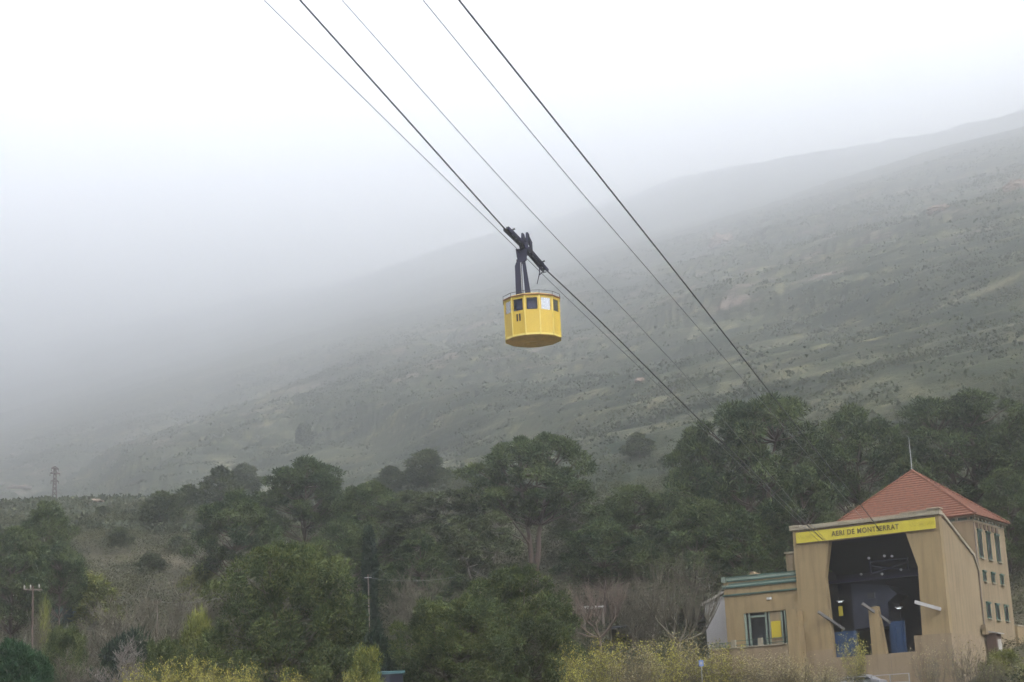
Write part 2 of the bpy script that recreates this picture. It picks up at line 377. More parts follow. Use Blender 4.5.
# ------------------------------------------------------------------ foliage generators
def leaves(cent, rad, n, size, rng, flat=.6, up=.25, elong=2.6, wd=.5):
    """n small leaf triangles in each puff"""
    cent = np.asarray(cent); k = len(cent)
    ci = np.repeat(np.arange(k), n); N = len(ci)
    d = rng.normal(size=(N, 3)); d /= np.linalg.norm(d, axis=1)[:, None]
    d[:, 2] += up; d /= np.linalg.norm(d, axis=1)[:, None]
    rr = np.asarray(rad)[ci] * (.35 + .7 * rng.random(N) ** .6)
    # wobble each puff so that it is not an ellipsoid
    ph = rng.random((k, 6)) * 6.28
    wob = 1 + .22 * np.sin(3 * d[:, 0] + ph[ci, 0]) * np.sin(3 * d[:, 1] + ph[ci, 1]) + .18 * np.sin(5 * d[:, 2] + ph[ci, 2] + 4 * d[:, 0])
    p = cent[ci] + d * (rr * wob)[:, None] * np.array([1, 1, flat])
    ax = d + rng.normal(size=(N, 3)) * .7; ax[:, 2] += .25; ax /= np.linalg.norm(ax, axis=1)[:, None]
    sd = np.cross(ax, rng.normal(size=(N, 3))); sd /= (np.linalg.norm(sd, axis=1)[:, None] + 1e-6)
    s = size * (.6 + .8 * rng.random(N))[:, None]
    V = np.stack([p - sd * s * wd, p + sd * s * wd, p + ax * s * elong * .6], 1).reshape(-1, 3)
    return V
def tri_idx(V): return np.arange(len(V)).reshape(-1, 3)
def tubes_np(segs, sides=4):
    """segs: list of (p0,p1,r0,r1) -> V,F"""
    S = np.array([[*a, *b, c, d] for a, b, c, d in segs], float)
    p, q, ra, rb = S[:, 0:3], S[:, 3:6], S[:, 6], S[:, 7]
    d = q - p; d /= (np.linalg.norm(d, axis=1)[:, None] + 1e-9)
    ref = np.where(np.abs(d[:, 2:3]) < .9, np.array([[0, 0, 1.]]), np.array([[1., 0, 0]]))
    a = np.cross(d, ref); a /= (np.linalg.norm(a, axis=1)[:, None] + 1e-9); b = np.cross(a, d)
    rings = []
    for base, r in ((p, ra), (q, rb)):
        for k in range(sides):
            t = 2 * pi * k / sides; rings.append(base + a * (cos(t) * r)[:, None] + b * (sin(t) * r)[:, None])
    V = np.stack(rings, 1).reshape(-1, 3); n = len(S); base = np.arange(n)[:, None] * 2 * sides
    F = []
    for k in range(sides):
        k2 = (k + 1) % sides; F.append(base + np.array([[k, k2, sides + k2, sides + k]]))
    return V, np.stack(F, 1).reshape(-1, 4)

def tree_meshes(name, seed, H, W, cb, npuff, pr, nleaf, lsz, flat, shape, lm, bm_, trunk_r=.28, lean=.05, forks=1):
    rng = np.random.default_rng(seed); rnd = random.Random(seed)
    segs = []; trunks = []
    for f in range(forks):
        ang = rnd.random() * 6.28; sp = (0 if forks == 1 else .16 * W)
        pts = []; n = 7; ox = rnd.uniform(-lean, lean) * H; oy = rnd.uniform(-lean, lean) * H
        for i in range(n + 1):
            t = i / n; z = t * H * (.9 if shape != 'umbrella' else .82)
            pts.append(Vector((ox * t ** 1.5 + cos(ang) * sp * t + rnd.uniform(-.12, .12) * (i > 0), oy * t ** 1.5 + sin(ang) * sp * t + rnd.uniform(-.12, .12) * (i > 0), z)))
        for i in range(n):
            segs.append((pts[i] - Vector((0, 0, .6 if i == 0 else 0)), pts[i + 1], trunk_r * (1 - i / n * .8), trunk_r * (1 - (i + 1) / n * .8)))
        trunks.append(pts)
    cent = []; rads = []
    for i in range(npuff):
        t = (i + .5) / npuff; t = min(1, max(0, t + rnd.uniform(-.06, .06)))
        if shape == 'umbrella': R = W / 2 * math.sqrt(max(0.02, 1 - (t * 1.0) ** 2.2)) * (.7 + .3 * min(1, t * 4))
        elif shape == 'pine': R = W / 2 * max(.12, math.sin(pi * (.28 + .68 * t)) ** .8)
        elif shape == 'round': R = W / 2 * math.sqrt(max(.05, 1 - (t * .98) ** 2.6)) * (.82 + .18 * min(1, t * 3))
        elif shape == 'cone': R = W / 2 * max(.08, 1 - t) ** .8
        else: R = W / 2 * max(.25, math.sin(pi * (.1 + .82 * t)) ** .6)
        a = i * 2.399 + rnd.uniform(-.5, .5); rr = max(0, R - pr * .6) * math.sqrt(rnd.uniform(.25, 1)) * rnd.uniform(.85, 1.18)
        z = H * (cb + (1 - cb) * t) - pr * flat * .8
        tr = trunks[i % forks]; tt = min(1, z / H); tp = tr[min(len(tr) - 1, int(tt * (len(tr) - 1)))]
        c = Vector((tp.x + cos(a) * rr, tp.y + sin(a) * rr, z))
        cent.append(c); rads.append(pr * rnd.uniform(.65, 1.3) * (1 - .3 * t * (shape in ('pine', 'cone'))))
        # limb
        zs = max(H * cb * .55, z - rr * rnd.uniform(.35, .8)); k = min(len(tr) - 2, max(0, int(zs / (tr[-1].z) * (len(tr) - 1))))
        s0 = tr[k].lerp(tr[k + 1], .5); mid = s0.lerp(c, .5) + Vector((0, 0, -.08 * rr)) + Vector((rnd.uniform(-.3, .3), rnd.uniform(-.3, .3), rnd.uniform(-.2, .2)))
        lr = trunk_r * rnd.uniform(.22, .4)
        segs.append((s0, mid, lr, lr * .65)); segs.append((mid, c, lr * .65, lr * .25))
        for q in range(3):
            e = c + Vector((rnd.uniform(-1, 1), rnd.uniform(-1, 1), rnd.uniform(-.3, .6))) * pr * .8
            segs.append((mid.lerp(c, .6), e, lr * .3, lr * .1))
    V = leaves(cent, rads, int(nleaf * 1.5), lsz, rng, flat, elong=3.1, wd=.3)
    cm = npmesh(name + '_crown', V, tri_idx(V), lm)
    V2, F2 = tubes_np(segs, 5); tm = npmesh(name + '_trunk', V2, F2, bm_, 4)
    return cm, tm, H, W

def bare_mesh(seed, H, W, m, kind='spread', n0=6, trunk_r=.16, dens=1.0):
    rnd = random.Random(seed); segs = []
    def grow(p, d, L, r, lev):
        n = 3 if lev < 3 else 2; q = p
        for i in range(n):
            d = (d + Vector((rnd.uniform(-1, 1), rnd.uniform(-1, 1), rnd.uniform(-.4, .9))) * (.16 if kind != 'pollard' else .09)).normalized()
            e = q + d * (L / n); segs.append((q, e, max(.02, r * (1 - i / n * .35)), max(.018, r * (1 - (i + 1) / n * .35))))
            if lev < 4:
                for _ in range(2 if rnd.random() < .75 * dens else 1):
                    sdv = Vector((rnd.uniform(-1, 1), rnd.uniform(-1, 1), rnd.uniform(.0, .9))).normalized()
                    nd = (d * .75 + sdv * .75).normalized()
                    grow(e, nd, L * rnd.uniform(.45, .68), r * .5, lev + 1)
            q = e
    if kind == 'pollard':
        th_ = H * .30; top = Vector((0, 0, th_))
        segs.append((Vector((0, 0, -.5)), Vector((.05, 0, th_ * .5)), trunk_r * 1.15, trunk_r)); segs.append((Vector((.05, 0, th_ * .5)), top, trunk_r, trunk_r * .95))
        for i in range(n0):
            a = i * 2 * pi / n0 + rnd.uniform(-.3, .3); R = W * rnd.uniform(.12, .40)
            kn = top + Vector((cos(a) * R, sin(a) * R, H * rnd.uniform(.04, .20))); mid = top.lerp(kn, .5) + Vector((0, 0, -.1))
            segs.append((top, mid, trunk_r * .6, trunk_r * .5)); segs.append((mid, kn, trunk_r * .5, trunk_r * .42))
            for j in range(3):
                kn2 = kn + Vector((cos(a + rnd.uniform(-1, 1)) * W * .1, sin(a + rnd.uniform(-1, 1)) * W * .1, H * rnd.uniform(.03, .1)))
                segs.append((kn, kn2, trunk_r * .4, trunk_r * .28))
                for q in range(int(9 * dens)):
                    d = Vector((cos(a) * .35 + rnd.uniform(-.75, .75), sin(a) * .35 + rnd.uniform(-.75, .75), 1)).normalized()
                    L = H * rnd.uniform(.22, .52); p = kn2; r = .045
                    for s in range(4):
                        d = (d + Vector((rnd.uniform(-.12, .12), rnd.uniform(-.12, .12), .12))).normalized(); e = p + d * L / 4
                        segs.append((p, e, r, r * .75)); r *= .75
                        if s:
                            for _ in range(2): segs.append((e, e + (d + Vector((rnd.uniform(-.6, .6), rnd.uniform(-.6, .6), .2))).normalized() * L * .16, r * .6, r * .3))
                        p = e
    elif kind == 'stems':
        for i in range(int(26 * dens)):
            a = rnd.random() * 6.28; R = W * .5 * math.sqrt(rnd.random()); p = Vector((cos(a) * R * .5, sin(a) * R * .5, -.2))
            d = Vector((cos(a) * .35 * R / W * 2 + rnd.uniform(-.15, .15), sin(a) * .35 * R / W * 2 + rnd.uniform(-.15, .15), 1)).normalized(); L = H * rnd.uniform(.6, 1.05); r = trunk_r * .22
            for s in range(5):
                d = (d + Vector((rnd.uniform(-.14, .14), rnd.uniform(-.14, .14), .05))).normalized(); e = p + d * L / 5
                segs.append((p, e, r, r * .8)); r *= .8
                if s > 0:
                    for _ in range(4):
                        e2 = e + (d * .6 + Vector((rnd.uniform(-.8, .8), rnd.uniform(-.8, .8), rnd.uniform(0, .5)))).normalized() * L * rnd.uniform(.08, .2)
                        segs.append((e, e2, r * .5, r * .25))
                        for _ in range(2): segs.append((e.lerp(e2, .6), e2 + Vector((rnd.uniform(-.25, .25), rnd.uniform(-.25, .25), rnd.uniform(0, .3))), r * .3, r * .15))
                p = e
    else:
        for i in range(n0):
            a = i * 2 * pi / n0 + rnd.uniform(-.4, .4)
            grow(Vector((cos(a) * .1, sin(a) * .1, -.3)), Vector((cos(a) * .33 * W / H, sin(a) * .33 * W / H, 1)).normalized(), H * .6, trunk_r * .6, 0)
    V, F = tubes_np(segs, 3)
    # fit to the wanted size
    ext = np.percentile(np.hypot(V[:, 0], V[:, 1]), 98); V[:, :2] *= (W / 2) / ext; V[:, 2] *= H / V[:, 2].max()
    return npmesh('bare_branches', V, F, m, 4), segs

# reusable tree kinds
K = {}
K['umb1'] = tree_meshes('umbrella_pine', 11, 14, 11.5, .52, 70, .85, 330, .17, .6, 'umbrella', M['pine'], M['bark'], .3, .05, 2)
K['umb2'] = tree_meshes('umbrella_pine', 12, 13, 11, .45, 72, .85, 330, .17, .6, 'umbrella', M['pinedark'], M['bark'], .28, .06, 1)
K['pin1'] = tree_meshes('pine', 21, 15, 11, .25, 105, .9, 300, .175, .65, 'pine', M['pinedark'], M['bark'], .3, .04)
K['pin2'] = tree_meshes('pine', 22, 15, 13, .32, 112, .95, 300, .175, .6, 'umbrella', M['pinedark'], M['bark'], .32, .05, 2)
K['pin3'] = tree_meshes('pine', 23, 13, 10, .22, 90, .85, 300, .17, .65, 'round', M['pine'], M['bark'], .26, .05)
K['pin4'] = tree_meshes('pine', 24, 14, 10, .36, 62, .8, 280, .17, .55, 'umbrella', M['pinehazy'], M['palebark'], .24, .08, 2)
K['small1'] = tree_meshes('small_tree', 31, 7, 6, .2, 26, 1.0, 260, .24, .7, 'round', M['pinehazy'], M['bark'], .15)
K['small2'] = tree_meshes('small_tree', 32, 7, 5.4, .25, 24, .95, 260, .24, .6, 'pine', M['pinehazy'], M['bark'], .14)
K['broad1'] = tree_meshes('broad_bush', 41, 9, 10.5, .02, 230, .62, 330, .11, .85, 'round', M['bushgreen'], M['twig'], .18, .03, 3)
K['broad2'] = tree_meshes('broad_bush', 42, 8, 9, .02, 200, .6, 330, .11, .85, 'round', M['bushgreen'], M['twig'], .18, .04, 3)
K['bright'] = tree_meshes('conifer_bush', 51, 5, 4.6, .02, 50, .6, 420, .13, .8, 'pine', M['brightgreen'], M['bark'], .12)
K['olive'] = tree_meshes('yellow_green_tree', 61, 5, 4.2, .15, 26, .75, 170, .17, .75, 'round', M['olive'], M['twig'], .1, .05, 2)
K['olivebush'] = tree_meshes('yellow_green_bush', 62, 3, 3.2, .02, 26, .5, 300, .11, .8, 'round', M['olive'], M['twig'], .06, .05, 2)
K['cyp'] = tree_meshes('cypress', 71, 10, 1.6, .05, 44, .5, 300, .16, 1.5, 'column', M['cypress'], M['bark'], .12, .01)
K['darkb'] = tree_meshes('dark_bush', 72, 3, 4, .02, 30, .6, 380, .13, .75, 'round', M['cypress'], M['bark'], .1, .03, 2)

def plant_tree(kind, px, top, d, wpx, label, name='pine_tree', cat='tree', group=None, sink=0., rz=None):
    cm, tm, H, W = K[kind]
    P = un(px, top, d); gz = tz(P.x, P.y) - sink
    h = P.z - gz; w = wpx / FPX * d
    rnd = random.Random(int(px * 7 + top))
    t = thing(name, label, cat, (P.x, P.y, gz), rnd.uniform(0, 6.28) if rz is None else rz, group)
    s = w / W; t.scale = (s, s, h / H)
    link('crown', cm, t); link('trunk', tm, t)
    return t
def march(px, py, d0=100.):
    r_ = ray(px, py); d = d0
    while d < 4000 and (r_ * d).z > tz(r_.x * d, r_.y * d): d *= 1.006
    return r_ * d, d
def plant_on(kind, px, base, wpx, hpx, label, name='hill_tree', cat='tree', group=None, d0=100.):
    cm, tm, H, W = K[kind]; P, d = march(px, base, d0)
    t = thing(name, label, cat, (P.x, P.y, tz(P.x, P.y) - .2), px * .53, group); s = wpx / FPX * d / W; t.scale = (s, s, hpx / FPX * d / H)
    link('crown', cm, t); link('trunk', tm, t)
G1 = 'pines and trees on the slope'
T = [
 ('pin2', 742, 398, 186, 168, 'large dark pine rising behind the left end of the yellow sign, crossed by the cables'),
 ('pin3', 690, 430, 192, 80, 'smaller pine tucked against the left flank of the large crown crossed by cables'),
 ('umb2', 853, 410, 192, 120, 'flat-crowned pine directly behind the red roof, left of the mast'),
 ('pin2', 962, 396, 196, 165, 'broad pine towering behind and above the red roof mast'),
 ('umb1', 1024, 408, 190, 100, 'pine cut by the right edge, its bare trunk right of the ochre tower'),
 ('pin3', 1000, 470, 182, 80, 'dark pine right behind the ochre tower corner at the right edge'),
 ('pin1', 905, 455, 180, 90, 'dark pine filling the gap just behind the roof apex'),
 ('pin1', 800, 470, 178, 90, 'dark pine between the two big crowns left of the red roof'),
 ('pin3', 632, 486, 190, 120, 'lower dark pine between the lone umbrella crown and the large cable-crossed pine'),
 ('umb1', 527, 432, 190, 140, 'tall umbrella pine with forked dark trunk standing clear against the hill'),
 ('pin4', 578, 500, 200, 70, 'hazy pine peeping out right below the tall umbrella crown'),
 ('umb2', 303, 459, 205, 105, 'rounded pine, highest of the crowns left of the umbrella pine'),
 ('umb2', 233, 493, 186, 100, 'dark pine with pale crooked stems beneath its crown, on the left slope'),
 ('pin3', 375, 483, 200, 95, 'bushy pine behind the concrete pole and the cypress'),
 ('pin4', 432, 490, 196, 110, 'loose greyish pine just left of the umbrella pine'),
 ('pin4', 478, 512, 176, 95, 'thin-crowned pine with slanting trunk below left of the umbrella pine'),
 ('pin3', 345, 520, 178, 90, 'dense pine low behind the large foreground bush'),
 ('pin1', 420, 530, 172, 80, 'dark pine low between the cypress and the central bush'),
 ('umb2', 600, 520, 176, 110, 'dark spreading pine right behind the reddish pollard tree'),
 ('pin3', 690, 500, 172, 110, 'dark pine behind the large bare pollard tree'),
 ('pin1', 745, 510, 168, 90, 'dark pine just above the flat-roofed annex'),
 ('pin3', 48, 503, 192, 72, 'pine with pointed crown below the lattice pylon at the left'),
 ('pin3', 12, 528, 180, 80, 'dense pine cut by the left edge of the picture'),
 ('umb2', 60, 545, 176, 60, 'dark low pine above the teal shed'),
]
for k, px, top, d, w, lab in T: plant_tree(k, px, top, d, w, lab, group=G1)
G2 = 'small trees scattered higher up the hill'
T2 = [
 ('small2', 160, 528, 46, 38, 'small hazy tree leftmost of the string of trees above the brushy slope'),
 ('small1', 190, 516, 36, 30, 'small dark tree second in the string above the brushy slope'),
 ('small2', 220, 508, 44, 42, 'taller hazy tree where the string of small trees begins to climb'),
 ('small1', 246, 500, 40, 34, 'rounded hazy tree just left of the highest left pine'),
 ('small1', 305, 447, 23, 24, 'lone round tree standing by itself on the hazy mid slope'),
 ('small1', 428, 488, 52, 38, 'blue-grey tree above the pines left of the umbrella crown'),
 ('small2', 392, 492, 36, 26, 'small tree at the foot of the terraces behind the left pines'),
 ('small2', 640, 462, 34, 26, 'low tree left of the large cable-crossed pine'),
]
T2 += [
 ('small1', 120, 545, 30, 18, 'low dark shrub in the open brush right of the left edge pines'),
 ('small2', 104, 520, 24, 14, 'small shrub on the brush just right of the pointed left pine'),
 ('small1', 150, 572, 34, 20, 'rounded shrub above the leafless thicket, left of the young yellow-green tree'),
 ('small2', 178, 552, 26, 18, 'small shrub left of the dark pine with pale stems'),
]
for k, px, base, w, h, lab in T2: plant_on(k, px, base, w, h, lab, group=G2, d0=190)
plant_tree('broad1', 282, 546, 122, 185, 'very large rounded green bush left of centre, tallest thing in the left foreground', 'large_bush', 'bush')
plant_tree('broad2', 452, 600, 118, 130, 'left half of the wide green thicket below the umbrella pine', 'large_bush', 'bush')
plant_tree('broad1', 520, 570, 124, 148, 'large green bush at bottom centre, in front of the umbrella pine trunk', 'large_bush', 'bush')
plant_tree('bright', 14, 636, 104, 78, 'bright green conifer bush at the bottom left corner', 'conifer_bush', 'bush')
plant_tree('bright', 40, 650, 108, 50, 'smaller bright green conifer bush beside the corner one', 'conifer_bush', 'bush')
plant_tree('olivebush', 196, 614, 128, 52, 'olive green bush low left of the very large bush', 'bush', 'bush')
plant_on('olive', 197, 612, 46, 46, 'bright yellow-green young tree left of the very large bush', 'young_tree')
plant_on('olive', 98, 628, 62, 54, 'yellowish tree just right of the teal shed', 'young_tree')
plant_tree('olivebush', 45, 600, 156, 18, 'light green sapling in front of the teal shed', 'bush', 'bush')
plant_tree('olivebush', 367, 648, 108, 44, 'light green round bush beside the teal container lid', 'bush', 'bush')
plant_tree('darkb', 378, 637, 122, 62, 'dark rounded hedge bush behind the light green one', 'bush', 'bush')
plant_tree('darkb', 120, 634, 126, 70, 'dark bush low in the middle of the left leafless thicket', 'dark_bush', 'bush')
plant_tree('broad2', 62, 628, 132, 60, 'green-brown bush behind the bright conifer bushes', 'bush', 'bush')
plant_tree('broad2', 165, 640, 118, 56, 'dark green bush between the leafless thicket and the olive bush', 'bush', 'bush')
plant_tree('cyp', 368, 528, 164, 15, 'narrow dark cypress column beside the thin metal pole', 'cypress_tree')

# ------------------------------------------------------------------ bare trees
BK = [bare_mesh(101, 8, 6.5, M['twig'], 'spread', 4, .16), bare_mesh(102, 7, 7, M['twig'], 'spread', 5, .13), bare_mesh(103, 9, 5.5, M['palebark'], 'spread', 3, .15)]
def plant_bare(i, px, top, d, wpx, label, name='bare_tree', group=None):
    me, _ = BK[i]; H = (8, 7, 9)[i]; W = (6.5, 7, 5.5)[i]
    P = un(px, top, d); gz = tz(P.x, P.y); o = link(name, me, None, (P.x, P.y, gz))
    o.rotation_euler = (0, 0, px * .37); s = wpx / FPX * d / W; o.scale = (s, s, (P.z - gz) / H)
    return tag(o, label, 'bare tree', group)
GB = 'leafless trees in the left thicket'
for i, px, top, d, w, lab in [
 (0, 150, 566, 150, 100, 'tall leafless grey tree above the brown thicket, right of the yellowish tree'),
 (1, 112, 600, 140, 90, 'leafless brownish tree below the yellowish tree'),
 (1, 158, 620, 130, 90, 'leafless twiggy tree left of the olive bush'),
 (0, 90, 640, 122, 90, 'low leafless tree just right of the bright conifer bushes'),
 (2, 128, 632, 118, 80, 'leafless pale-stemmed tree above the left end of the yellow shrubs'),
 (0, 30, 600, 150, 70, 'leafless tree round the wooden insulator pole'),
 (1, 205, 585, 172, 80, 'leafless bush tree between the young yellow-green tree and dark pine'),
 (2, 248, 570, 176, 36, 'pale crooked leafless tree under the dark left pine'),
 (0, 410, 560, 165, 70, 'leafless grey tree right of the cypress'),
 (1, 640, 575, 160, 60, 'thin leafless tree between the two pollards'),
 (1, 560, 590, 150, 50, 'small leafless tree left of the reddish pollard')]:
    plant_bare(i, px, top, d, w, lab, group=GB)
def pollard(px, top, d, wpx, seed, m, lab, n0, tr, dens):
    P = un(px, top, d); gz = tz(P.x, P.y); H = P.z - gz; W = wpx / FPX * d
    me, _ = bare_mesh(seed, H, W, m, 'pollard', n0, tr, dens); o = link('pollard_tree', me, None, (P.x, P.y, gz)); tag(o, lab, 'bare tree')
pollard(596, 568, 160, 86, 7, M['redtwig'], 'reddish bare pollard tree, the smaller one behind the white canopy', 7, .2, 1.1)
pollard(672, 540, 152, 94, 8, M['twig'], 'large pale bare pollard tree with thick forked limbs, left of the annex', 7, .3, 1.3)

# foreground shrubs along the bottom edge: upright stems with small yellow leaves
def wisp_mesh(seed, H, W, lm, nst, nlv):
    rng = np.random.default_rng(seed); me, segs = bare_mesh(seed, H, W, M['twig'], 'stems', 1, .1, nst / 26)
    S = np.array([[*b, c] for a, b, c, d in segs if b.z > H * .15])
    P = S[rng.integers(0, len(S), nlv)][:, :3]
    P = P + rng.normal(size=P.shape) * .07
    ext = np.percentile(np.hypot(P[:, 0], P[:, 1]), 98); P[:, :2] *= (W / 2) / ext; P[:, 2] *= H / P[:, 2].max()
    V = leaves(P, np.full(len(P), .05), 1, .06, rng, 1.0, .5, 2.4)
    return me, npmesh('leaves', V, tri_idx(V), lm)
WK = [wisp_mesh(201, 4, 3.2, M['willow'], 44, 3300), wisp_mesh(202, 4, 3.0, M['willow'], 34, 2600), wisp_mesh(203, 4, 3.4, M['straw'], 60, 2600), wisp_mesh(204, 3.5, 3.2, M['straw'], 34, 500)]
ORD = ['first', 'second', 'third', 'fourth', 'fifth', 'sixth', 'seventh', 'eighth', 'ninth', 'tenth', 'eleventh', 'twelfth', 'thirteenth', 'fourteenth', 'fifteenth', 'sixteenth']
def wisps(lst, fmt, group, name, cat='shrub'):
    for n, (i, px, top, d, w) in enumerate(lst):
        P = un(px, top, d); gz = tz(P.x, P.y); h = P.z - gz
        t = thing(name, fmt % ORD[n], cat, (P.x, P.y, gz), px * .71, group); W = (3.2, 3.0, 3.4, 3.2)[i]; H = (4, 4, 4, 3.5)[i]
        s = w / FPX * d / W; t.scale = (s, s, h / H); link('stems', WK[i][0], t); link('foliage', WK[i][1], t)
wisps([(1, 132, 662, 98, 34), (0, 158, 658, 96, 50), (0, 185, 652, 98, 56), (1, 212, 656, 95, 50), (0, 240, 658, 97, 50), (1, 292, 664, 98, 40), (1, 352, 668, 98, 34)],
      '%s from the left of the yellow-leaved shrubs lining the bottom edge at left', 'yellow-leaved shrubs at the bottom left', 'yellow_shrub')
wisps([(1, 574, 640, 106, 46), (0, 604, 632, 110, 60), (2, 632, 638, 108, 62), (0, 662, 636, 112, 62), (2, 690, 628, 114, 62), (0, 716, 640, 112, 60), (2, 745, 648, 112, 62), (2, 775, 648, 114, 60), (2, 805, 654, 114, 56), (2, 832, 660, 112, 50)],
      '%s from the left of the straw-coloured shrubs below the station and the bare pollards', 'straw and yellow shrubs below the station', 'straw_shrub')
wisps([(1, 851, 630, 140, 34)], '%.0s' + 'loose light green shrub growing in front of the left station bay', None, 'green_shrub')
wisps([(3, 928, 640, 132, 46), (3, 960, 636, 132, 54), (3, 985, 652, 136, 44), (3, 1010, 655, 136, 50)],
      '%s from the left of the nearly leafless shrubs below the station right corner', 'leafless shrubs below the right corner', 'bare_shrub')
plant_tree('olivebush', 1004, 650, 142, 50, 'green bush at the right edge below the low garden wall', 'bush', 'bush')

# ------------------------------------------------------------------ uncountable scrub and undergrowth
def scatter(name, label, n, seed, dmin, dmax, smin, smax_, tris, m, cond=None, amax=17.5, hfac=.7, lsz=.4, kind='ground cover', size_by_d=0.):
    rng = np.random.default_rng(seed)
    d = dmin * (dmax / dmin) ** rng.random(n); a = np.radians(rng.uniform(-amax, amax, n))
    x = np.sin(a) * d; y = np.cos(a) * d
    if cond is not None: k = cond(x, y, rng); x, y, d = x[k], y[k], d[k]
    z = terrain(x, y); s = rng.uniform(smin, smax_, len(x)) ** 1.0 * (1 + size_by_d * d / 1000)
    V = leaves(np.stack([x, y, z + s * .15], 1), s, tris, 1.0, rng, hfac, .5, 1.3)
    # scale every leaf triangle with its shrub
    T_ = V.reshape(-1, 3, 3); c = T_.mean(1, keepdims=True); ls = (lsz * s)[np.repeat(np.arange(len(s)), tris)]
    T_ = c + (T_ - c) * ls[:, None, None]; V = T_.reshape(-1, 3)
    me = npmesh(name, V, tri_idx(V), m); o = link(name, me); tag(o, label, kind, kind='stuff')
def fp(x, y):
    a = (x - BO.x) * BU.x + (y - BO.y) * BU.y; b = (x - BO.x) * BV.x + (y - BO.y) * BV.y; return a, b
def brushcond(x, y, rng):
    return rng.random(len(x)) < .35 + .65 * sstep(-.15, .15, fbm(x / 14, y / 14, 3, 111))
def hillcond(x, y, rng):
    z = terrain(x, y); t = z / 7.5 + fbm(x / 160, y / 160, 3, 51) * 1.6
    fr = t - np.floor(t); p = .04 + .96 * sstep(.45, .7, fr) * (1 - .3 * sstep(.9, 1, fr)); p = p * (.3 + .7 * sstep(-.12, .12, fbm(x / 80, y / 80, 3, 91))) * (.3 + .7 * sstep(-.08, .1, fbm(x / 16, y / 16, 3, 95)))
    p = np.maximum(p, .55 * sstep(.12, .25, fbm(x / 110 + 9, y / 160, 3, 97)) * sstep(-.2, .1, fbm(x / 14, y / 14, 2, 99)))
    return rng.random(len(x)) < p
scatter('hillside_scrub', 'dark low scrub dotted along the mountain terraces', 270000, 5, 250, 1900, .25, 1.05, 9, M['scrub'], hillcond, lsz=.6, size_by_d=1.0)
def undcond(x, y, rng):
    a, b = fp(x, y); return ~((a > -24) & (a < 16) & (b > -48) & (b < 20))
scatter('undergrowth', 'brown and green undergrowth covering the ground among the trees', 12000, 6, 108, 300, .5, 1.6, 125, M['under'], undcond, lsz=.13)

scatter('slope_brush', 'olive brown brush matting the slope behind the left thicket', 14000, 8, 160, 330, .35, 1.1, 60, M['under'], brushcond, amax=17.5, lsz=.17)
# rock outcrops high on the slope
def rock(px, py, wpx, hpx, label, seed):
    # walk along the line of sight until it meets the mountainside
    r_ = ray(px, py); d = 200.
    while d < 3000 and (r_ * d).z > tz(r_.x * d, r_.y * d): d += 4
    P = r_ * d; w = wpx / FPX * d; h = hpx / FPX * d; rng = np.random.default_rng(seed)
    nu, nv = 22, 9; V = []; F = []
    for j in range(nv):
        for i in range(nu):
            a = 2 * pi * i / nu; v = j / (nv - 1); rr = (1 - .55 * v ** 3) * (1 + rng.normal() * .10 + .12 * sin(3 * a + seed))
            V.append((cos(a) * w / 2 * rr, sin(a) * w * .3 * rr, (v - .35) * h * (1 + .25 * sin(2 * a + seed)) + rng.normal() * h * .05))
    for j in range(nv - 1):
        for i in range(nu): F.append((j * nu + i, j * nu + (i + 1) % nu, (j + 1) * nu + (i + 1) % nu, (j + 1) * nu + i))
    F.append(tuple((nv - 1) * nu + i for i in range(nu)))
    m = MB(); m.add(V, F); o = m.build('rock_outcrop', M['rock'], None); o.location = (P.x, P.y, tz(P.x, P.y)); tag(o, label, 'rock')
rock(722, 243, 26, 13, 'bright pinkish rock face high on the slope above the cable-crossed pine', 1)
rock(940, 212, 26, 8, 'pinkish rock face high on the right, left of the edge one', 3)
rock(1016, 190, 26, 14, 'pale rock face high up at the right edge', 4)
rock(95, 503, 22, 4, 'orange-brown bare bank beside the foot of the pylon', 6)
rock(18, 488, 24, 4, 'pale bare bank left of the pylon', 7)
rock(640, 383, 12, 4, 'pale boulder on the terraces between the thin cables', 8)

# ------------------------------------------------------------------ the station
BR = -TH
def bthing(name, label, cat, group=None): return thing(name, label, cat, (BO.x, BO.y, 0), BR, group)
st = bthing('cable_car_station', 'ochre cable car station with wide dark bays and yellow sign band', 'station')
f = MB()
f.prism([(-12.65, 7.5), (-9.96, 7.5), (-9.96, 8.9), (-10.12, 14.1), (-9.48, 17.05), (-9.48, 18.2), (-12.65, 18.2)], 'y', 0, .7)
f.prism([(-9.48, 17.05), (-2.89, 17.12), (-2.89, 18.2), (-9.48, 18.2)], 'y', 0, .7)
f.prism([(-2.89, 18.2), (-2.89, 17.12), (-2.1, 14.15), (-2.3, 8.75), (0, 8.75), (0, 18.2)], 'y', 0, .7)
f.build('front_wall', M['plaster'], st)
f = MB(); f.prism([(-12.75, 2.5), (.12, 2.5), (.12, 8.75), (-2.95, 8.75), (-2.95, 7.5), (-12.75, 7.5)], 'y', -.12, .7)
f.box(-12.65, -9.96, -.12, -.003, 7.5, 8.2)
f.build('plinth', M['plinth'], st)
# vertical board joints in plinth and plaster lines
f = MB()
for a in (-10.2, -7.4, -5.05): MB().box(a, a + .03, -.135, -.121, 3, 7.45).build('joint', M['hut'], st)
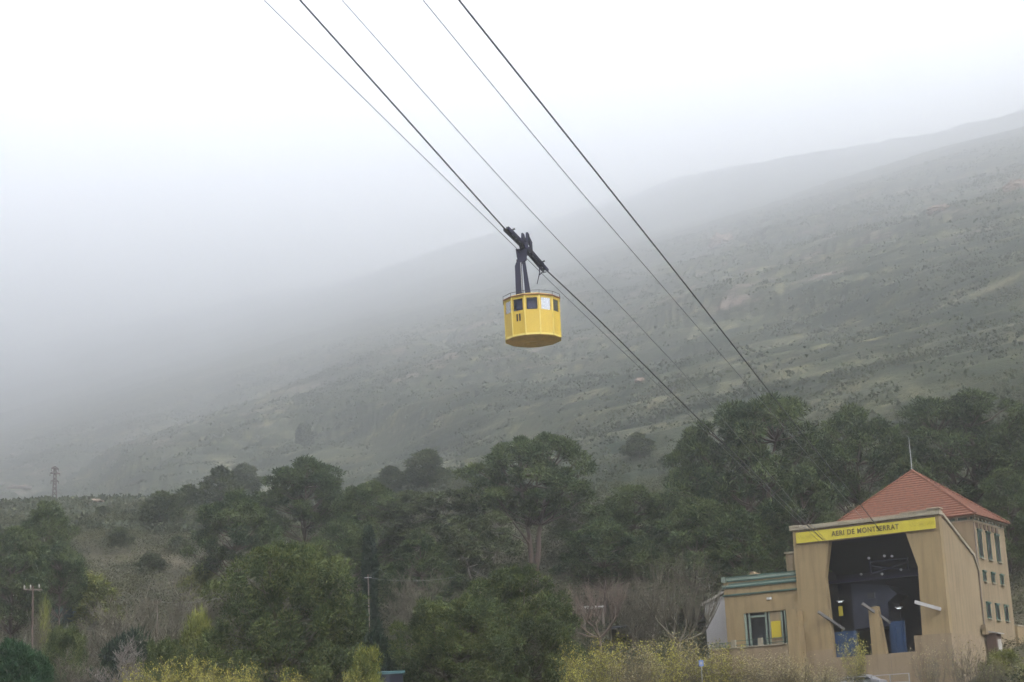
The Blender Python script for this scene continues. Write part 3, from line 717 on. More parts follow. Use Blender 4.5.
# coping with end block
f = MB(); f.box(-12.85, .15, -.18, .85, 18.2, 18.42); f.box(-12.85, -11.9, -.2, .86, 18.423, 18.62); f.box(-11.88, .12, -.08, .78, 18.423, 18.56); f.box(-3.2, -.0, -.12, .8, 18.563, 18.68); f.box(-.9, .17, -.2, .87, 18.683, 18.8)
f.build('coping', M['cream'], st, bevel=.02)
sg = MB().box(-12.33, -.3, -.1, -.002, 17.1, 18.02).build('sign_board', M['yellow_sign'], st)
f = MB(); f.box(-12.37, -.26, -.13, -.1, 18.02, 18.08); f.box(-12.37, -.26, -.13, -.1, 17.03, 17.098); f.build('sign_edge', M['brown'], st)
def text(s, size, ext, m, parent, name, loc, rot=(pi / 2, 0, 0), sx=1., spacing=1., bold=.0):
    cu = bpy.data.curves.new(name, 'FONT'); cu.body = s; cu.size = size; cu.extrude = ext; cu.offset = bold; cu.align_x = 'CENTER'; cu.align_y = 'CENTER'; cu.space_character = spacing
    o = bpy.data.objects.new(name, cu); COL.objects.link(o)
    bpy.context.view_layer.update(); me = bpy.data.meshes.new_from_object(o.evaluated_get(bpy.context.evaluated_depsgraph_get()))
    COL.objects.unlink(o); bpy.data.objects.remove(o)
    me.materials.clear(); me.materials.append(m); q = link(name, me, parent); q.location = loc; q.rotation_euler = rot; q.scale = (sx, 1, 1); return q
text('AERI DE MONTSERRAT', .6, .012, M['letter'], sg, 'lettering', (-6.25, -.115, 17.56), sx=.84, spacing=1.15, bold=.014)
# faded round emblems at both ends of the board
for a in (-11.2, -1.45):
    f = MB(); n = 26
    for k in range(n):
        t, t2 = 2 * pi * k / n, 2 * pi * (k + 1) / n
        f.beam((a + .34 * cos(t), -.11, 17.56 + .2 * sin(t)), (a + .34 * cos(t2), -.11, 17.56 + .2 * sin(t2)), .03, .02)
    for dz in (-.07, 0, .07): f.beam((a - .2, -.11, 17.56 + dz), (a + .2, -.11, 17.56 + dz), .02, .035)
    for s in (-1, 1): f.beam((a + s * .45, -.11, 17.45), (a + s * .78, -.11, 17.7), .02, .04); f.beam((a + s * .78, -.11, 17.45), (a + s * .98, -.11, 17.66), .02, .04)
    f.build('emblem', M['faint'], sg)
# central pier and upper walls of the bays
f = MB(); f.prism([(-6.6, 11.3), (-5.85, 11.35), (-5.45, 7.5), (-6.6, 7.5)], 'y', -.05, .62); f.build('pier', M['plaster'], st)
# hall: side walls, back wall, floor, roof, inner fittings
f = MB(); f.prism([(.7, 8.75), (8.9, 8.75), (8.9, 14.3), (8.1, 15.5), (.7, 18.05), (0.7, 18.05)][:5], 'x', -.4, 0); f.build('side_wall', M['plaster_side'], st)
f = MB(); f.prism([(.7, 2.5), (8.6, 2.5), (8.6, 8.75), (.7, 8.75)], 'x', -.4, .12); f.build('side_plinth', M['plinth'], st)
f = MB(); f.prism([(.87, 18.42), (8.25, 15.62), (8.95, 14.4), (8.95, 14.2), (8.1, 15.42), (.87, 18.17)], 'x', .003, .14); f.build('side_coping', M['cream'], st)
f = MB(); f.prism([(.86, 18.15), (8.9, 15.3), (8.9, 15.1), (.86, 17.95)], 'x', -12.6, -.42); f.build('hall_roof', M['tiles'], st)
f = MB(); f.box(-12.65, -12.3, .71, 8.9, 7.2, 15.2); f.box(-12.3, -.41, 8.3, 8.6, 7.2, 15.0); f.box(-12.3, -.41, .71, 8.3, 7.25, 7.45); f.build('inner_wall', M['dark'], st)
f = MB(); f.box(-12.3, -10.25, .72, 1.1, 7.5, 15.5); f.prism([(.75, 17.75), (8.25, 15.1), (8.25, 14.95), (.75, 17.6)], 'x', -12.28, -.42); f.box(-.5, -.41, .75, 8.2, 7.5, 14.8); f.build('shade_lining', M['dark'], st)  # dark sheets added under the roof to make the hall look shaded
f = MB(); f.prism([(-9.3, 9.9), (-6.2, 9.9), (-6.2, 11.9), (-5.3, 12.5), (-6.2, 13.3), (-9.3, 13.7)], 'y', 3.6, 6.4); f.build('control_room', M['greyblue'], st)
f = MB(); f.box(-7.9, -7.25, 3.54, 3.6, 12.3, 12.8); f.build('control_window', M['glassdark'], st)
f = MB(); f.box(-10.3, -8.1, .9, 1.0, 7.46, 9.6); f.build('bay_gate', M['blue'], st)
f = MB(); f.box(-5.4, -4.1, 1.2, 1.3, 7.46, 10.1); f.box(-5.2, -4.9, 1.12, 1.197, 7.6, 9.9); f.box(-4.6, -4.3, 1.12, 1.197, 7.6, 9.9); f.build('bay_gate', M['blue'], st)
f = MB(); f.box(-10.1, -9.75, 2.4, 2.46, 11, 11.8); f.build('notice', M['poster'], st)
f = MB(); f.box(-12.2, -2.0, 2.6, 2.9, 13.75, 14.0); f.box(-7.1, -2.5, 1.8, 1.9, 15.0, 15.12) if False else None
f.beam((-7.0, 2.2, 14.2), (-3.6, 2.2, 14.9), .1); f.beam((-6.9, 2.2, 14.2), (-6.9, 2.2, 15.3), .1); f.beam((-3.7, 2.2, 14.2), (-3.7, 2.2, 15.3), .1); f.beam((-7, 2.2, 15.2), (-3.6, 2.2, 15.2), .1); f.beam((-7.0, 2.2, 14.9), (-3.6, 2.2, 14.2), .08)
f.build('machinery_frame', M['navy'], st)
def wheel(parent, name, c, r, w, m, axis='y', n=18):
    c = Vector(c); d = {'x': Vector((1, 0, 0)), 'y': Vector((0, 1, 0))}[axis]
    return MB().tube([c - d * w / 2, c + d * w / 2], r, n).build(name, m, parent)
for x, z in ((-7.55, 14.2), (-5.75, 14.05), (-4.1, 14.25), (-6.75, 15.45), (-5.4, 15.5), (-4.75, 15.42)):
    wheel(st, 'pulley', (x, 1.6, z), .1, .12, M['steel'])
for (a, b, z) in ((-9.6, 1.6, 12.1), (-4.6, 1.6, 11.15)):
    lf = MB().box(a - .3, a + .3, b, b + .12, z + .06, z + .12).build('light_fitting', M['steel'], st)
    MB().tube([(a - .18, b + .05, z), (a + .18, b + .05, z)], .03, 8).build('tube', M['lamp'], lf)
# guide beams sticking out of the bays
gb = MB(); gb.beam((-2.15, -1.5, 11.3), (-.55, -.1, 10.65), .16, .26); gb.build('guide_beam', M['pale'], st)
gb = MB(); gb.beam((-6.75, -.9, 11.6), (-5.3, 1.2, 10.0), .18, .22); gb.build('guide_beam', M['beamgrey'], st)
gb = MB(); gb.beam((-10.6, -.9, 11.25), (-9.3, 1.2, 9.8), .18, .22); gb.build('guide_beam', M['beamgrey'], st)
# tower with hip roof
f = MB(); f.prism([(-12.6, 9), (0, 9), (0, 18), (-12.6, 18)], 'z', 6, 18.55); f.build('tower_wall', M['plaster_side'], st)
f = MB(); f.prism([(-12.63, 8.97), (.03, 8.97), (.03, 18.03), (-12.63, 18.03)], 'z', 18.5, 18.62); f.prism([(-12.9, 8.7), (.3, 8.7), (.3, 18.3), (-12.9, 18.3)], 'z', 18.85, 18.97); f.build('cornice', M['cream'], st)
f = MB(); f.prism([(-12.61, 8.98), (.012, 8.98), (.012, 18.01), (-12.61, 18.01)], 'z', 18.63, 18.84); f.build('frieze', M['green'], st)
for i in range(10): y = 8.99 + i * .98; MB().box(.035, .2, y, y + .22, 18.64, 18.845).build('bracket', M['cream'], st)
for i in range(6): x = -.2 - i * 1.05; MB().box(x - .2, x, 8.78, 8.965, 18.64, 18.845).build('bracket', M['cream'], st)
ap = (-6.35, 13.5, 24.05); e = [(-13.05, 8.55, 18.975), (.45, 8.55, 18.975), (.45, 18.45, 18.975), (-13.05, 18.45, 18.975)]
f = MB(); f.add([ap] + e, [(0, 1, 2), (0, 2, 3), (0, 3, 4), (0, 4, 1), (4, 3, 2, 1)])
NC = 22
for i in range(NC):
    ta, tb = i / NC, (i + 1.12) / NC
    lo = [Vector(q).lerp(Vector(ap), ta) for q in e]; hi = [Vector(q).lerp(Vector(ap), min(tb, .995)) for q in e]; cc = Vector((ap[0], ap[1], 0))
    def out(v, k, up): w_ = Vector((v.x - cc.x, v.y - cc.y, 0)); w_.normalize(); return v + w_ * k + Vector((0, 0, up))
    lo2 = [out(v, .05, .085) for v in lo]; lo1 = [out(v, .05, .01) for v in lo]; hi2 = [out(v, 0, .02) for v in hi]
    f.add(lo1 + lo2 + hi2, [(k, (k + 1) % 4, 4 + (k + 1) % 4, 4 + k) for k in range(4)] + [(4 + k, 4 + (k + 1) % 4, 8 + (k + 1) % 4, 8 + k) for k in range(4)])
rf = f.build('roof', M['tiles'], st)
f = MB()
for q in e: f.tube([Vector(q) + Vector((0, 0, .09)), Vector(ap) + Vector((0, 0, .06))], .11, 6)
f.build('ridge_tiles', M['tiles'], rf)
MB().tube([(-6.35, 13.5, 23.95), (-6.35, 13.5, 27.1)], [.05, .02], 6).build('mast', M['steel'], rf)
def window(y0, y1, z0, z1, lab=None, hood=True):
    w = .09; fr = MB(); X0, X1 = .003, .07
    fr.box(X0, X1, y0, y0 + w, z0, z1); fr.box(X0, X1, y1 - w, y1, z0, z1); fr.box(X0, X1, y0 + w, y1 - w, z1 - w, z1); fr.box(X0, X1, y0 + w, y1 - w, z0, z0 + w)
    if hood: fr.box(X0, .16, y0 - .06, y1 + .06, z1 + .002, z1 + .16)
    o = fr.build('window', M['green'], st)
    MB().box(.004, .03, y0 + w, y1 - w, z0 + w, z1 - w).build('pane', M['glassdark'], o)
    MB().box(.004, .18, y0 - .05, y1 + .05, z0 - .1, z0 - .002).build('sill', M['cream'], o)
for y0, y1 in ((9.95, 10.95), (12.35, 13.4), (14.85, 16.0)):
    window(y0, y1, 15.45, 17.75)
for y0, y1 in ((10.3, 11.05), (12.65, 13.5), (15.2, 16.1)): window(y0, y1, 13.5, 14.25)
for y0, y1 in ((10.3, 11.3), (12.85, 13.85), (15.4, 16.4)): window(y0, y1, 10.35, 11.6)
f = MB()
for y0, y1 in ((9.95, 10.95), (12.35, 13.4), (14.85, 16.0)):
    f.box(.004, .06, y0 + .1, y1 - .1, 15.55 - .1 + .05, 16.35) if False else None
for i in range(6): y = 9.7 + i * 1.12; MB().box(.005, .06, y, y + .62, 17.98, 18.42).build('frieze_panel', M['brown'], st)
MB().tube([(.08, 8.98, 18.4), (.08, 8.98, 9.2), (.3, 8.9, 8.6), (.3, 8.9, 5.5)], .06, 6).build('drainpipe', M['hut'], st)
# small box by the drainpipe
MB().box(.13, .5, 7.9, 8.5, 8.9, 9.7).build('utility_box', M['plaster_side'], st)

# annex on the left with terrace
an = bthing('station_annex', 'low ochre annex with green banded parapet left of the station hall', 'building')
f = MB(); B0, B1 = .35, .75
f.prism([(-19.5, 7.2), (-17.85, 7.2), (-17.85, 14.5), (-19.5, 14.5)], 'y', B0, B1); f.box(-17.85, -13.4, B0, B1, 11.75, 14.5); f.box(-13.4, -12.66, B0, B1, 7.2, 14.5); f.box(-17.85, -13.4, B0, B1, 7.2, 8.82)
f.box(-19.5, -19.1, B1, 7.5, 7.2, 14.5); f.box(-19.1, -12.66, 7.1, 7.5, 7.2, 14.5); f.box(-19.1, -12.66, B1, 7.1, 13.6, 13.8)
f.build('wall', M['plaster'], an)
f = MB()
for z0, z1 in ((13.32, 13.45), (13.98, 14.12)): f.box(-19.62, -12.66, B0 - .12, B0 - .002, z0, z1); f.box(-19.62, -19.502, B0, 7.5, z0, z1)
f.box(-19.1, -12.66, B0 - .08, B0 - .003, 14.5, 14.62) ; f.box(-19.0, -12.66, B0 - .06, B0 - .002, 14.24, 14.36); f.box(-19.3, -12.66, B0 - .1, B0 + .3, 14.84, 14.93)
f.build('green_band', M['green'], an)
f = MB(); f.box(-19.6, -12.66, B0 - .055, B0 + .3, 14.62, 14.84); f.box(-19.6, -19.25, B0 - .15, B0 + .34, 14.5, 14.95); f.box(-19.6, -12.66, B0 - .05, B0 - .003, 14.12, 14.238); f.build('parapet_band', M['greenlt'], an)
f = MB()
for a0, a1 in ((-17.85, -17.65), (-17.45, -17.3), (-15.95, -15.8), (-15.62, -15.5), (-14.5, -14.38), (-14.2, -14.08)): f.box(a0, a1, B0 + .1, B0 + .2, 8.83, 11.74)
f.box(-17.3, -15.95, B0 + .1, B0 + .2, 11.35, 11.5); f.build('window_frame', M['greenlt'], an)
f = MB(); f.box(-17.84, -13.41, B0 + .7, B0 + .75, 8.83, 11.74); f.build('window_pane', M['glassdark'], an)
f = MB(); f.box(-15.5, -14.5, B0 + .12, B0 + .18, 8.83, 11.74); f.build('panel', M['plaster_side'], an)
MB().box(-15.42, -14.58, B0 + .08, B0 + .115, 9.5, 10.9).build('poster', M['poster'], an)
lf = MB().box(-15.5, -15.15, B0 - .25, B0 - .003, 12.72, 12.9).build('wall_lamp', M['white'], an)
MB().tube([(-13.5, .9, 8.8), (-13.5, .9, 8.85)], .02, 4) 
f = MB(); f.prism([(-13.35, 2.5), (-12.2, 2.5), (-12.3, 11.55), (-13.25, 11.7)], 'y', -1.3, -.125); f.build('buttress', M['plaster'], an)
f = MB(); f.box(-20.4, -13.36, -1.3, B0 - .005, 2.5, 8.8); f.box(-20.4, -19.51, B0, 4, 2.5, 8.8); f.build('terrace', M['plinth'], an)
f = MB(); f.box(-20.5, -13.36, -1.4, -1.0, 8.802, 8.9); f.box(-18.4, -18.05, -1.35, -1.05, 8.903, 9.5); f.box(-15.95, -15.6, -1.35, -1.05, 8.903, 9.5); f.build('terrace_coping', M['cream'], an)
f = MB()
for z in (9.0, 9.3): f.beam((-20.4, -1.2, z), (-18.4, -1.2, z), .06)
for z in (9.05, 9.4): f.beam((-15.6, -1.2, z), (-13.36, -1.2, z), .05); f.beam((-18.05, -1.2, z), (-15.95, -1.2, z), .05)
for i in range(8): x = -20.3 + i * .26; f.beam((x, -1.2, 8.9), (x, -1.2, 9.35), .05)
f.build('railing', M['green'], an)
ub = MB().box(-14.35, -12.66, 2.2, 5, 13.8, 16.6).build('roof_room', M['plaster_side'], an)
MB().box(-14.45, -12.66, 2.1, 5.1, 16.602, 16.75).build('roof_room_coping', M['cream'], ub)
tag(MB().prism([(-17.9, 14.8), (-16.9, 14.8), (-17.0, 15.25), (-17.25, 15.2), (-17.4, 15.4), (-17.7, 15.3)], 'y', 2.0, 2.6).build('roof_vent', M['plaster_side'], an), None, None)

# parapet wall and lean-to right of the tower
gw = bthing('garden_wall', 'low ochre wall running off the right side of the tower', 'wall')
f = MB(); f.box(-.2, .2, 18.05, 25, 6, 10.0); f.build('wall', M['plaster'], gw)
MB().box(-.28, .28, 18.06, 25, 10.002, 10.12).build('coping', M['cream'], gw)
lt = bthing('lean_to_shed', 'small brown lean-to shed at the foot of the station side wall', 'shed')
f = MB(); f.box(.2, 1.0, 8.75, 8.83, 6, 9.0); f.box(.2, 1.0, 10.2, 10.28, 6, 9.0); f.box(.95, 1.03, 8.84, 10.19, 6, 8.9); f.build('wall', M['brown'], lt)
MB().prism([(.17, 9.25), (1.25, 9.0), (1.25, 8.92), (.17, 9.13)], 'y', 8.6, 10.45).build('roof', M['steel'], lt)
MB().box(1.03, 1.08, 9.05, 9.95, 6.6, 8.5).build('door', M['concrete'], lt)

# pale house left of the annex
ph = bthing('pale_house', 'pale grey house wall partly hidden behind the annex and the pollard tree', 'house')
f = MB(); f.prism([(-23.6, 5), (-19.9, 5), (-19.9, 14.0), (-21.6, 14.0), (-23.6, 13.2)], 'y', 5.0, 10); f.build('wall', M['pale'], ph)
MB().prism([(-23.9, 13.12), (-21.6, 14.04), (-19.7, 14.04), (-19.7, 14.2), (-21.65, 14.2), (-23.9, 13.3)], 'y', 4.7, 10.2).build('roof', M['concrete'], ph)
MB().box(-21.3, -20.0, 4.95, 5.02, 9.2, 11.0).build('window', M['glassdark'], ph)

# dark hut, canopy, sheds, poles
def at(px, py, d):
    P = un(px, py, d); return P
_, d_ = march(632, 648, 120); P = at(632, 628, d_); gz = tz(P.x, P.y)
hu = thing('dark_hut', 'dark hut with open front low between the two pollard trees', 'hut', (P.x, P.y, gz), -.3)
hz = P.z - gz
f = MB(); f.box(-1.9, 1.9, 1.4, 1.5, -1, hz); f.box(-1.9, -1.8, -.6, 1.4, -1, hz); f.box(1.8, 1.9, -.6, 1.4, -1, hz); f.box(.1, .7, -.6, -.5, -1, hz - .4); f.build('wall', M['hut'], hu)
MB().prism([(-1.0, hz), (1.9, hz + .3), (1.9, hz + .42), (-1.0, hz + .12)], 'x', -2.2, 2.2).build('roof', M['dark'], hu)
_, d_ = march(593, 634, 120); P = at(593, 608, d_); gz = tz(P.x, P.y)
ca = thing('white_canopy', 'flat white canopy on posts below the reddish pollard tree', 'canopy', (P.x, P.y, gz), .05); hz = P.z - gz
MB().box(-1.0, 1.0, -.8, .8, hz, hz + .13).build('roof', M['white'], ca)
for x in (-.9, .9):
    for y in (-.7, .7): MB().box(x - .05, x + .05, y - .05, y + .05, -.3, hz - .002).build('post', M['wood'], ca)
_, d_ = march(56, 628, 120); P = at(56, 604, d_); gz = tz(P.x, P.y); hz = P.z - gz
sh = thing('teal_shed', 'teal sided shed with thin pale flat roof at the left', 'shed', (P.x, P.y, gz), .03)
MB().box(-1.5, 1.7, 0, 2.2, -.5, hz - .002).build('wall', M['teal'], sh); MB().box(-1.95, 1.95, -.3, 2.4, hz, hz + .12).build('roof', M['pale'], sh)
MB().box(-.1, .7, -.05, -.003, -.2, hz - .3).build('door', M['green'], sh)
P = at(391, 672, 112); gz = tz(P.x, P.y); hz = P.z - gz
bn = thing('teal_container', 'container with teal lid at the bottom edge left of centre', 'container', (P.x, P.y, gz), .1)
MB().box(-.7, .7, -.5, .5, -.2, hz - .15).build('bin', M['dark'], bn); MB().prism([(-.55, hz - .15), (.55, hz - .15), (.5, hz), (.2, hz + .06), (-.2, hz + .06), (-.5, hz)], 'x', -.85, .85).build('lid', M['teal'], bn)

def pole(px, ptop, pbot, d, r, m, name, label):
    P = at(px, ptop, d); gz = tz(P.x, P.y)
    t = thing(name, label, 'pole', (P.x, P.y, gz)); MB().tube([(0, 0, -.5), (0, 0, P.z - gz)], [r, r * .75], 8).build('shaft', m, t); return t, P.z - gz, P
t1, h1, P1 = pole(33, 586, 625, 146, .11, M['bark'], 'insulator_pole', 'brown wooden pole topped by white insulators at the left')
MB().beam((-.75, 0, h1 - .25), (.75, 0, h1 - .35), .1).build('crossarm', M['wood'], t1)
for i, x in enumerate((-.7, -.2, .5)): MB().tube([(x, 0, h1 - .2), (x, 0, h1 - .1), (x, 0, h1), (x, 0, h1 + .12)], [.03, .07, .06, .03], 8).build('insulator', M['concrete'], t1)
t2, h2, P2 = pole(337, 556, 585, 168, .13, M['concrete'], 'concrete_pole', 'pale concrete pole above the very large bush')
MB().box(-.2, .2, -.1, .1, h2 - .5, h2 - .3).build('bracket', M['concrete'], t2)
t3, h3, P3 = pole(368, 574, 640, 150, .05, M['wood'], 'metal_pole', 'thin metal pole in front of the narrow cypress')
MB().beam((-.3, 0, h3 - .3), (.3, 0, h3 - .3), .06).build('crossarm', M['steel'], t3)
t4, h4, P4 = pole(157, 600, 640, 150, .07, M['wood'], 'wooden_pole', 'slim wooden pole carrying a thin wire in the left thicket')
MB().beam((-.4, 0, h4 - .15), (.4, 0, h4 - .15), .07).build('crossarm', M['wood'], t4)
def span(A, B, r, sag, m, n=24):
    pts = []
    for i in range(n + 1):
        t = i / n; p = Vector(A).lerp(Vector(B), t); p.z -= sag * 4 * t * (1 - t); pts.append(p)
    return MB().tube(pts, r, 6)
tag(span(P3 - Vector((0, 0, .3)), at(455, 577, 150), .012, .3, M['cable']).build('overhead_wire', M['rope']), 'thin wire running right from the metal pole by the cypress', 'wire')
tag(span(P4 - Vector((0, 0, .1)), at(232, 594, 158), .012, .4, M['cable']).build('overhead_wire', M['rope']), 'thin wire running right from the slim wooden pole', 'wire')
# small blue and white sign among the shrubs
P = at(701, 663, 110); gz = tz(P.x, P.y); s5 = thing('road_sign', 'small blue and white sign among the straw shrubs', 'sign', (P.x, P.y, gz), .1); hz = P.z - gz
MB().tube([(0, 0, -.3), (0, 0, hz + .3)], .03, 6).build('post', M['steel'], s5)
MB().box(-.14, .14, -.06, -.035, hz - .2, hz + .16).build('plate', M['signblue'], s5); MB().box(-.07, .07, -.075, -.062, hz - .09, hz + .07).build('symbol', M['pale'], s5)

# lattice pylon far left
P = un(55, 467, 415); gz = tz(P.x, P.y); hz = P.z - gz
py = thing('lattice_pylon', 'rusty lattice electricity pylon standing alone on the far left ridge', 'pylon', (P.x, P.y, gz), .3)
f = MB()
W0, W1 = .5, .22
def cor(t, i, j): w = W0 + (W1 - W0) * t; return Vector((w * i, w * j, t * hz))
for i, j in ((-1, -1), (1, -1), (1, 1), (-1, 1)): f.beam(cor(0, i, j) - Vector((0, 0, .5)), cor(1, i, j), .2)
n = 9
for k in range(n):
    a, b = k / n, (k + 1) / n; cs = [(-1, -1), (1, -1), (1, 1), (-1, 1)]
    for q in range(4):
        c0, c1 = cs[q], cs[(q + 1) % 4]; f.beam(cor(a, *c0), cor(b, *c1), .1); f.beam(cor(a, *c1), cor(b, *c0), .1)
f.build('tower', M['pylon'], py)
for z, w in ((hz * .95, .85), (hz * .84, 1.15), (hz * .66, .9)):
    f = MB(); f.beam((-w, 0, z + .2), (w, 0, z), .26); f.beam((-w, 0, z + .2), (0, 0, z + .7), .14); f.beam((w, 0, z), (0, 0, z + .7), .14); f.build('crossarm', M['pylon'], py)
    f = MB()
    for s in (-1, 1): f.tube([(s * w * .95, 0, z), (s * w * .95, 0, z - .5)], .09, 6)
    f.build('insulator', M['pylon'], py)
# small white roof house on far ridge
P = un(103, 503, 430); gz = tz(P.x, P.y)
hs = thing('tiny_hut', 'tiny whitish hut on the far left ridge right of the pylon', 'hut', (P.x, P.y, gz), .2)
MB().box(-1.2, 1.2, -1, 1, -1.5, 1.2).build('wall', M['pale'], hs); MB().prism([(-1.3, 1.2), (1.3, 1.2), (0, 1.9)], 'y', -1.2, 1.2).build('roof', M['concrete'], hs)

# parked car and railing in front of the station, only the roof shows above the bottom edge
CP = bl(-5.9, -5.5, 0); gz = tz(CP.x, CP.y)
car = thing('parked_car', 'silver car parked below the station bays, only its roof showing', 'car', (CP.x, CP.y, gz), BR)
prof = [(-2.05, .35), (-2.1, .8), (-1.9, .95), (-1.3, 1.0), (-.75, 1.38), (.0, 1.47), (.9, 1.42), (1.55, 1.05), (2.0, .95), (2.1, .6), (2.05, .35)]
f = MB(); n = len(prof)
def ins(z): return 0 if z < .96 else (z - .96) * .45
vs = []
for s in (-1, 1): vs += [(x, s * (.86 - ins(z)), z) for x, z in prof]
f.add(vs, [tuple(range(n)), tuple(range(2 * n - 1, n - 1, -1))] + [(i, i + n, (i + 1) % n + n, (i + 1) % n) for i in range(n)])
f.build('body', M['carpaint'], car, bevel=.05)
f = MB()
for s in (-1, 1):
    q = [(-1.15, 1.03), (-.7, 1.33), (0, 1.4), (.85, 1.36), (1.35, 1.05)]
    vs = [(x, s * (.875 - ins(z)), z) for x, z in q] + [(x, s * (.84 - ins(z)), z) for x, z in q]; k = len(q)
    f.add(vs, [tuple(range(k)), tuple(range(2 * k - 1, k - 1, -1))] + [(i, i + k, (i + 1) % k + k, (i + 1) % k) for i in range(k)])
f.build('window', M['glassdark'], car)
for x in (-1.3, 1.3):
    for s in (-1, 1):
        w = wheel(car, 'wheel', (x, s * .8, .33), .33, .2, M['tyre']); wheel(w, 'rim', (x, s * .91, .33), .2, .03, M['steel'])
for s in (-1, 1): MB().box(-2.14, -2.08, s * .6 - .15, s * .6 + .15, .65, .8).build('headlight', M['white'], car)
RP = bl(-4.2, -7.2, 0); gz = tz(RP.x, RP.y)
rl = thing('metal_railing', 'grey metal railing in front of the station at the bottom edge', 'railing', (RP.x, RP.y, gz), BR)
f = MB()
for z in (.7, 1.3): f.beam((-3, 0, z), (3, 0, z), .06)
f.build('rail', M['steel'], rl)
for i in range(5): MB().beam((-3 + i * 1.5, 0, -.3), (-3 + i * 1.5, 0, 1.33), .07).build('post', M['steel'], rl)

# ------------------------------------------------------------------ cables
EA = un(829, 546, 151.5); PA = un(524, 249, 95.0)
def cable_pts(pix, far, name, r, m, label, n=60):
    """pix: list of (px,py,depth) on the line; from the station to far overhead"""
    pts = [un(*p) for p in pix]
    d = (pts[-1] - pts[-2]).normalized(); end = pts[-1] + d * far; end.z += far * .05
    out = []
    sp_ = (pts[-1] - pts[-2]).length; base = pts[-1]; m_ = int(far / sp_)
    for q in range(1, m_ + 1): pts.append(base + d * sp_ * q + Vector((0, 0, .00012 * (sp_ * q) ** 2)))
    # smooth sampling
    for i in range(len(pts) - 1):
        p0 = pts[max(0, i - 1)]; p1 = pts[i]; p2 = pts[i + 1]; p3 = pts[min(len(pts) - 1, i + 2)]
        for k in range(12):
            t = k / 12; out.append(.5 * ((2 * p1) + (p2 - p0) * t + (2 * p0 - 5 * p1 + 4 * p2 - p3) * t * t + (3 * p1 - p0 - 3 * p2 + p3) * t ** 3))
    out.append(pts[-1])
    o = MB().tube(out, r, 8).build(name, m); tag(o, label, 'cable'); return o
def dep(E, ED, px, P, PD):
    """depth of a point of a straight cable from its picture abscissa"""
    k = (1 / PD - 1 / ED) / (P - E); return 1 / (1 / ED + k * (px - E))
def D(px): return dep(829, 151.5, px, 524, 95.0)
cA = [(829, 546), (690, 410.5), (600, 321), (524, 249), (505, 229), (420, 134), (300, 0)]
cable_pts([(x, y, D(x)) for x, y in cA], 420, 'track_cable', .036, M['cable'], 'thick dark track cable that carries the yellow cabin')
def DB(px): return dep(883, 148.5, px, 459, 68.0)
cB = [(883, 535), (860, 504), (805, 437), (700, 303), (600, 177), (459, 0)]
cable_pts([(x, y, DB(x)) for x, y in cB], 420, 'track_cable', .036, M['cable'], 'thick dark empty track cable, rightmost of the five lines')
cT1 = [(827, 549), (690, 416), (565, 296), (500, 232), (400, 134), (264, 0)]
cable_pts([(x, y, D(x + 3)) for x, y in cT1], 420, 'haul_rope', .016, M['rope'], 'thin haul rope left of the cabin, leftmost of the five lines')
cT2 = [(826, 541), (703, 396), (640, 327), (505, 183), (342, 0)]
cable_pts([(x, y, D(x - 20)) for x, y in cT2], 420, 'haul_rope', .017, M['rope'], 'thin rope passing just right above the cabin carriage')
cT3 = [(868, 525), (764, 404), (657, 280), (560, 167), (423, 0)]
cable_pts([(x, y, DB(x + 18)) for x, y in cT3], 420, 'haul_rope', .017, M['rope'], 'thin rope running parallel close left of the rightmost thick cable')

# ------------------------------------------------------------------ the cabin
cabz = un(531.5, 301.5, 93.5); 
cab = thing('cable_car', 'yellow many-sided cable car numbered 11 hanging from dark blue carriage', 'cable car', cabz, radians(-2))
# local origin = top centre of cabin body; z down is negative
RC = 1.47; HC = 2.08; n = 12; off = radians(-90 - 45 + 2)
def ringp(r, z, k): a = off + 2 * pi * k / n; return Vector((cos(a) * r, sin(a) * r, z))
win0, win1 = -.80, -.11
def panel(fm, k, z0, z1, u0=0., u1=1., r=RC, th=.05):
    A0, A1 = ringp(r, 0, k), ringp(r, 0, k + 1)
    p = A0.lerp(A1, u0); q = A0.lerp(A1, u1); nrm = ((A0 + A1) / 2).normalized()
    vs = [Vector((c.x, c.y, z)) - nrm * t for t in (0, th) for z in (z0, z1) for c in (p, q)]
    fm.add(vs, [(0, 1, 3, 2), (4, 6, 7, 5), (0, 4, 5, 1), (2, 3, 7, 6), (0, 2, 6, 4), (1, 5, 7, 3)])
body = MB()
for k in range(n):
    panel(body, k, -HC, win0); panel(body, k, win1, 0); panel(body, k, win0, win1, 0, .11); panel(body, k, win0, win1, .89, 1)
bo = body.build('body', M['cabyellow'], cab)
for k in range(n):
    q = ringp(RC + .012, 0, k); MB().beam(q + Vector((0, 0, -HC + .02)), q + Vector((0, 0, -.01)), .05, .03, up=q).build('corner_strip', M['cabedge'], bo)  # ribs added in lighter yellow, painting the shading between facets
f = MB()
for k in range(n): panel(f, k, -HC - .01, -HC + .09, 0, 1, RC + .015, .012)
f.build('skirt', M['cabedge'], bo)
sm = MB()
for k in range(n): panel(sm, k, -HC + .05, win0 - .08, -.008, .008, RC + .006, .01) 
sm.build('panel_seam', M['rim'], bo)
for k in range(n):
    w = MB(); panel(w, k, win0, win0 + .035, .11, .89, RC + .008, .03); panel(w, k, win1 - .035, win1, .11, .89, RC + .008, .03); panel(w, k, win0 + .036, win1 - .036, .11, .135, RC + .008, .03); panel(w, k, win0 + .036, win1 - .036, .865, .89, RC + .008, .03)
    wo = w.build('window', M['cabyellow'], cab)
    g = MB(); panel(g, k, win0 + .035, win1 - .035, .135, .865, RC - .02, .006); g.build('pane', M['glass_sky' if k in (2, 3, 11) else 'glass'], wo)
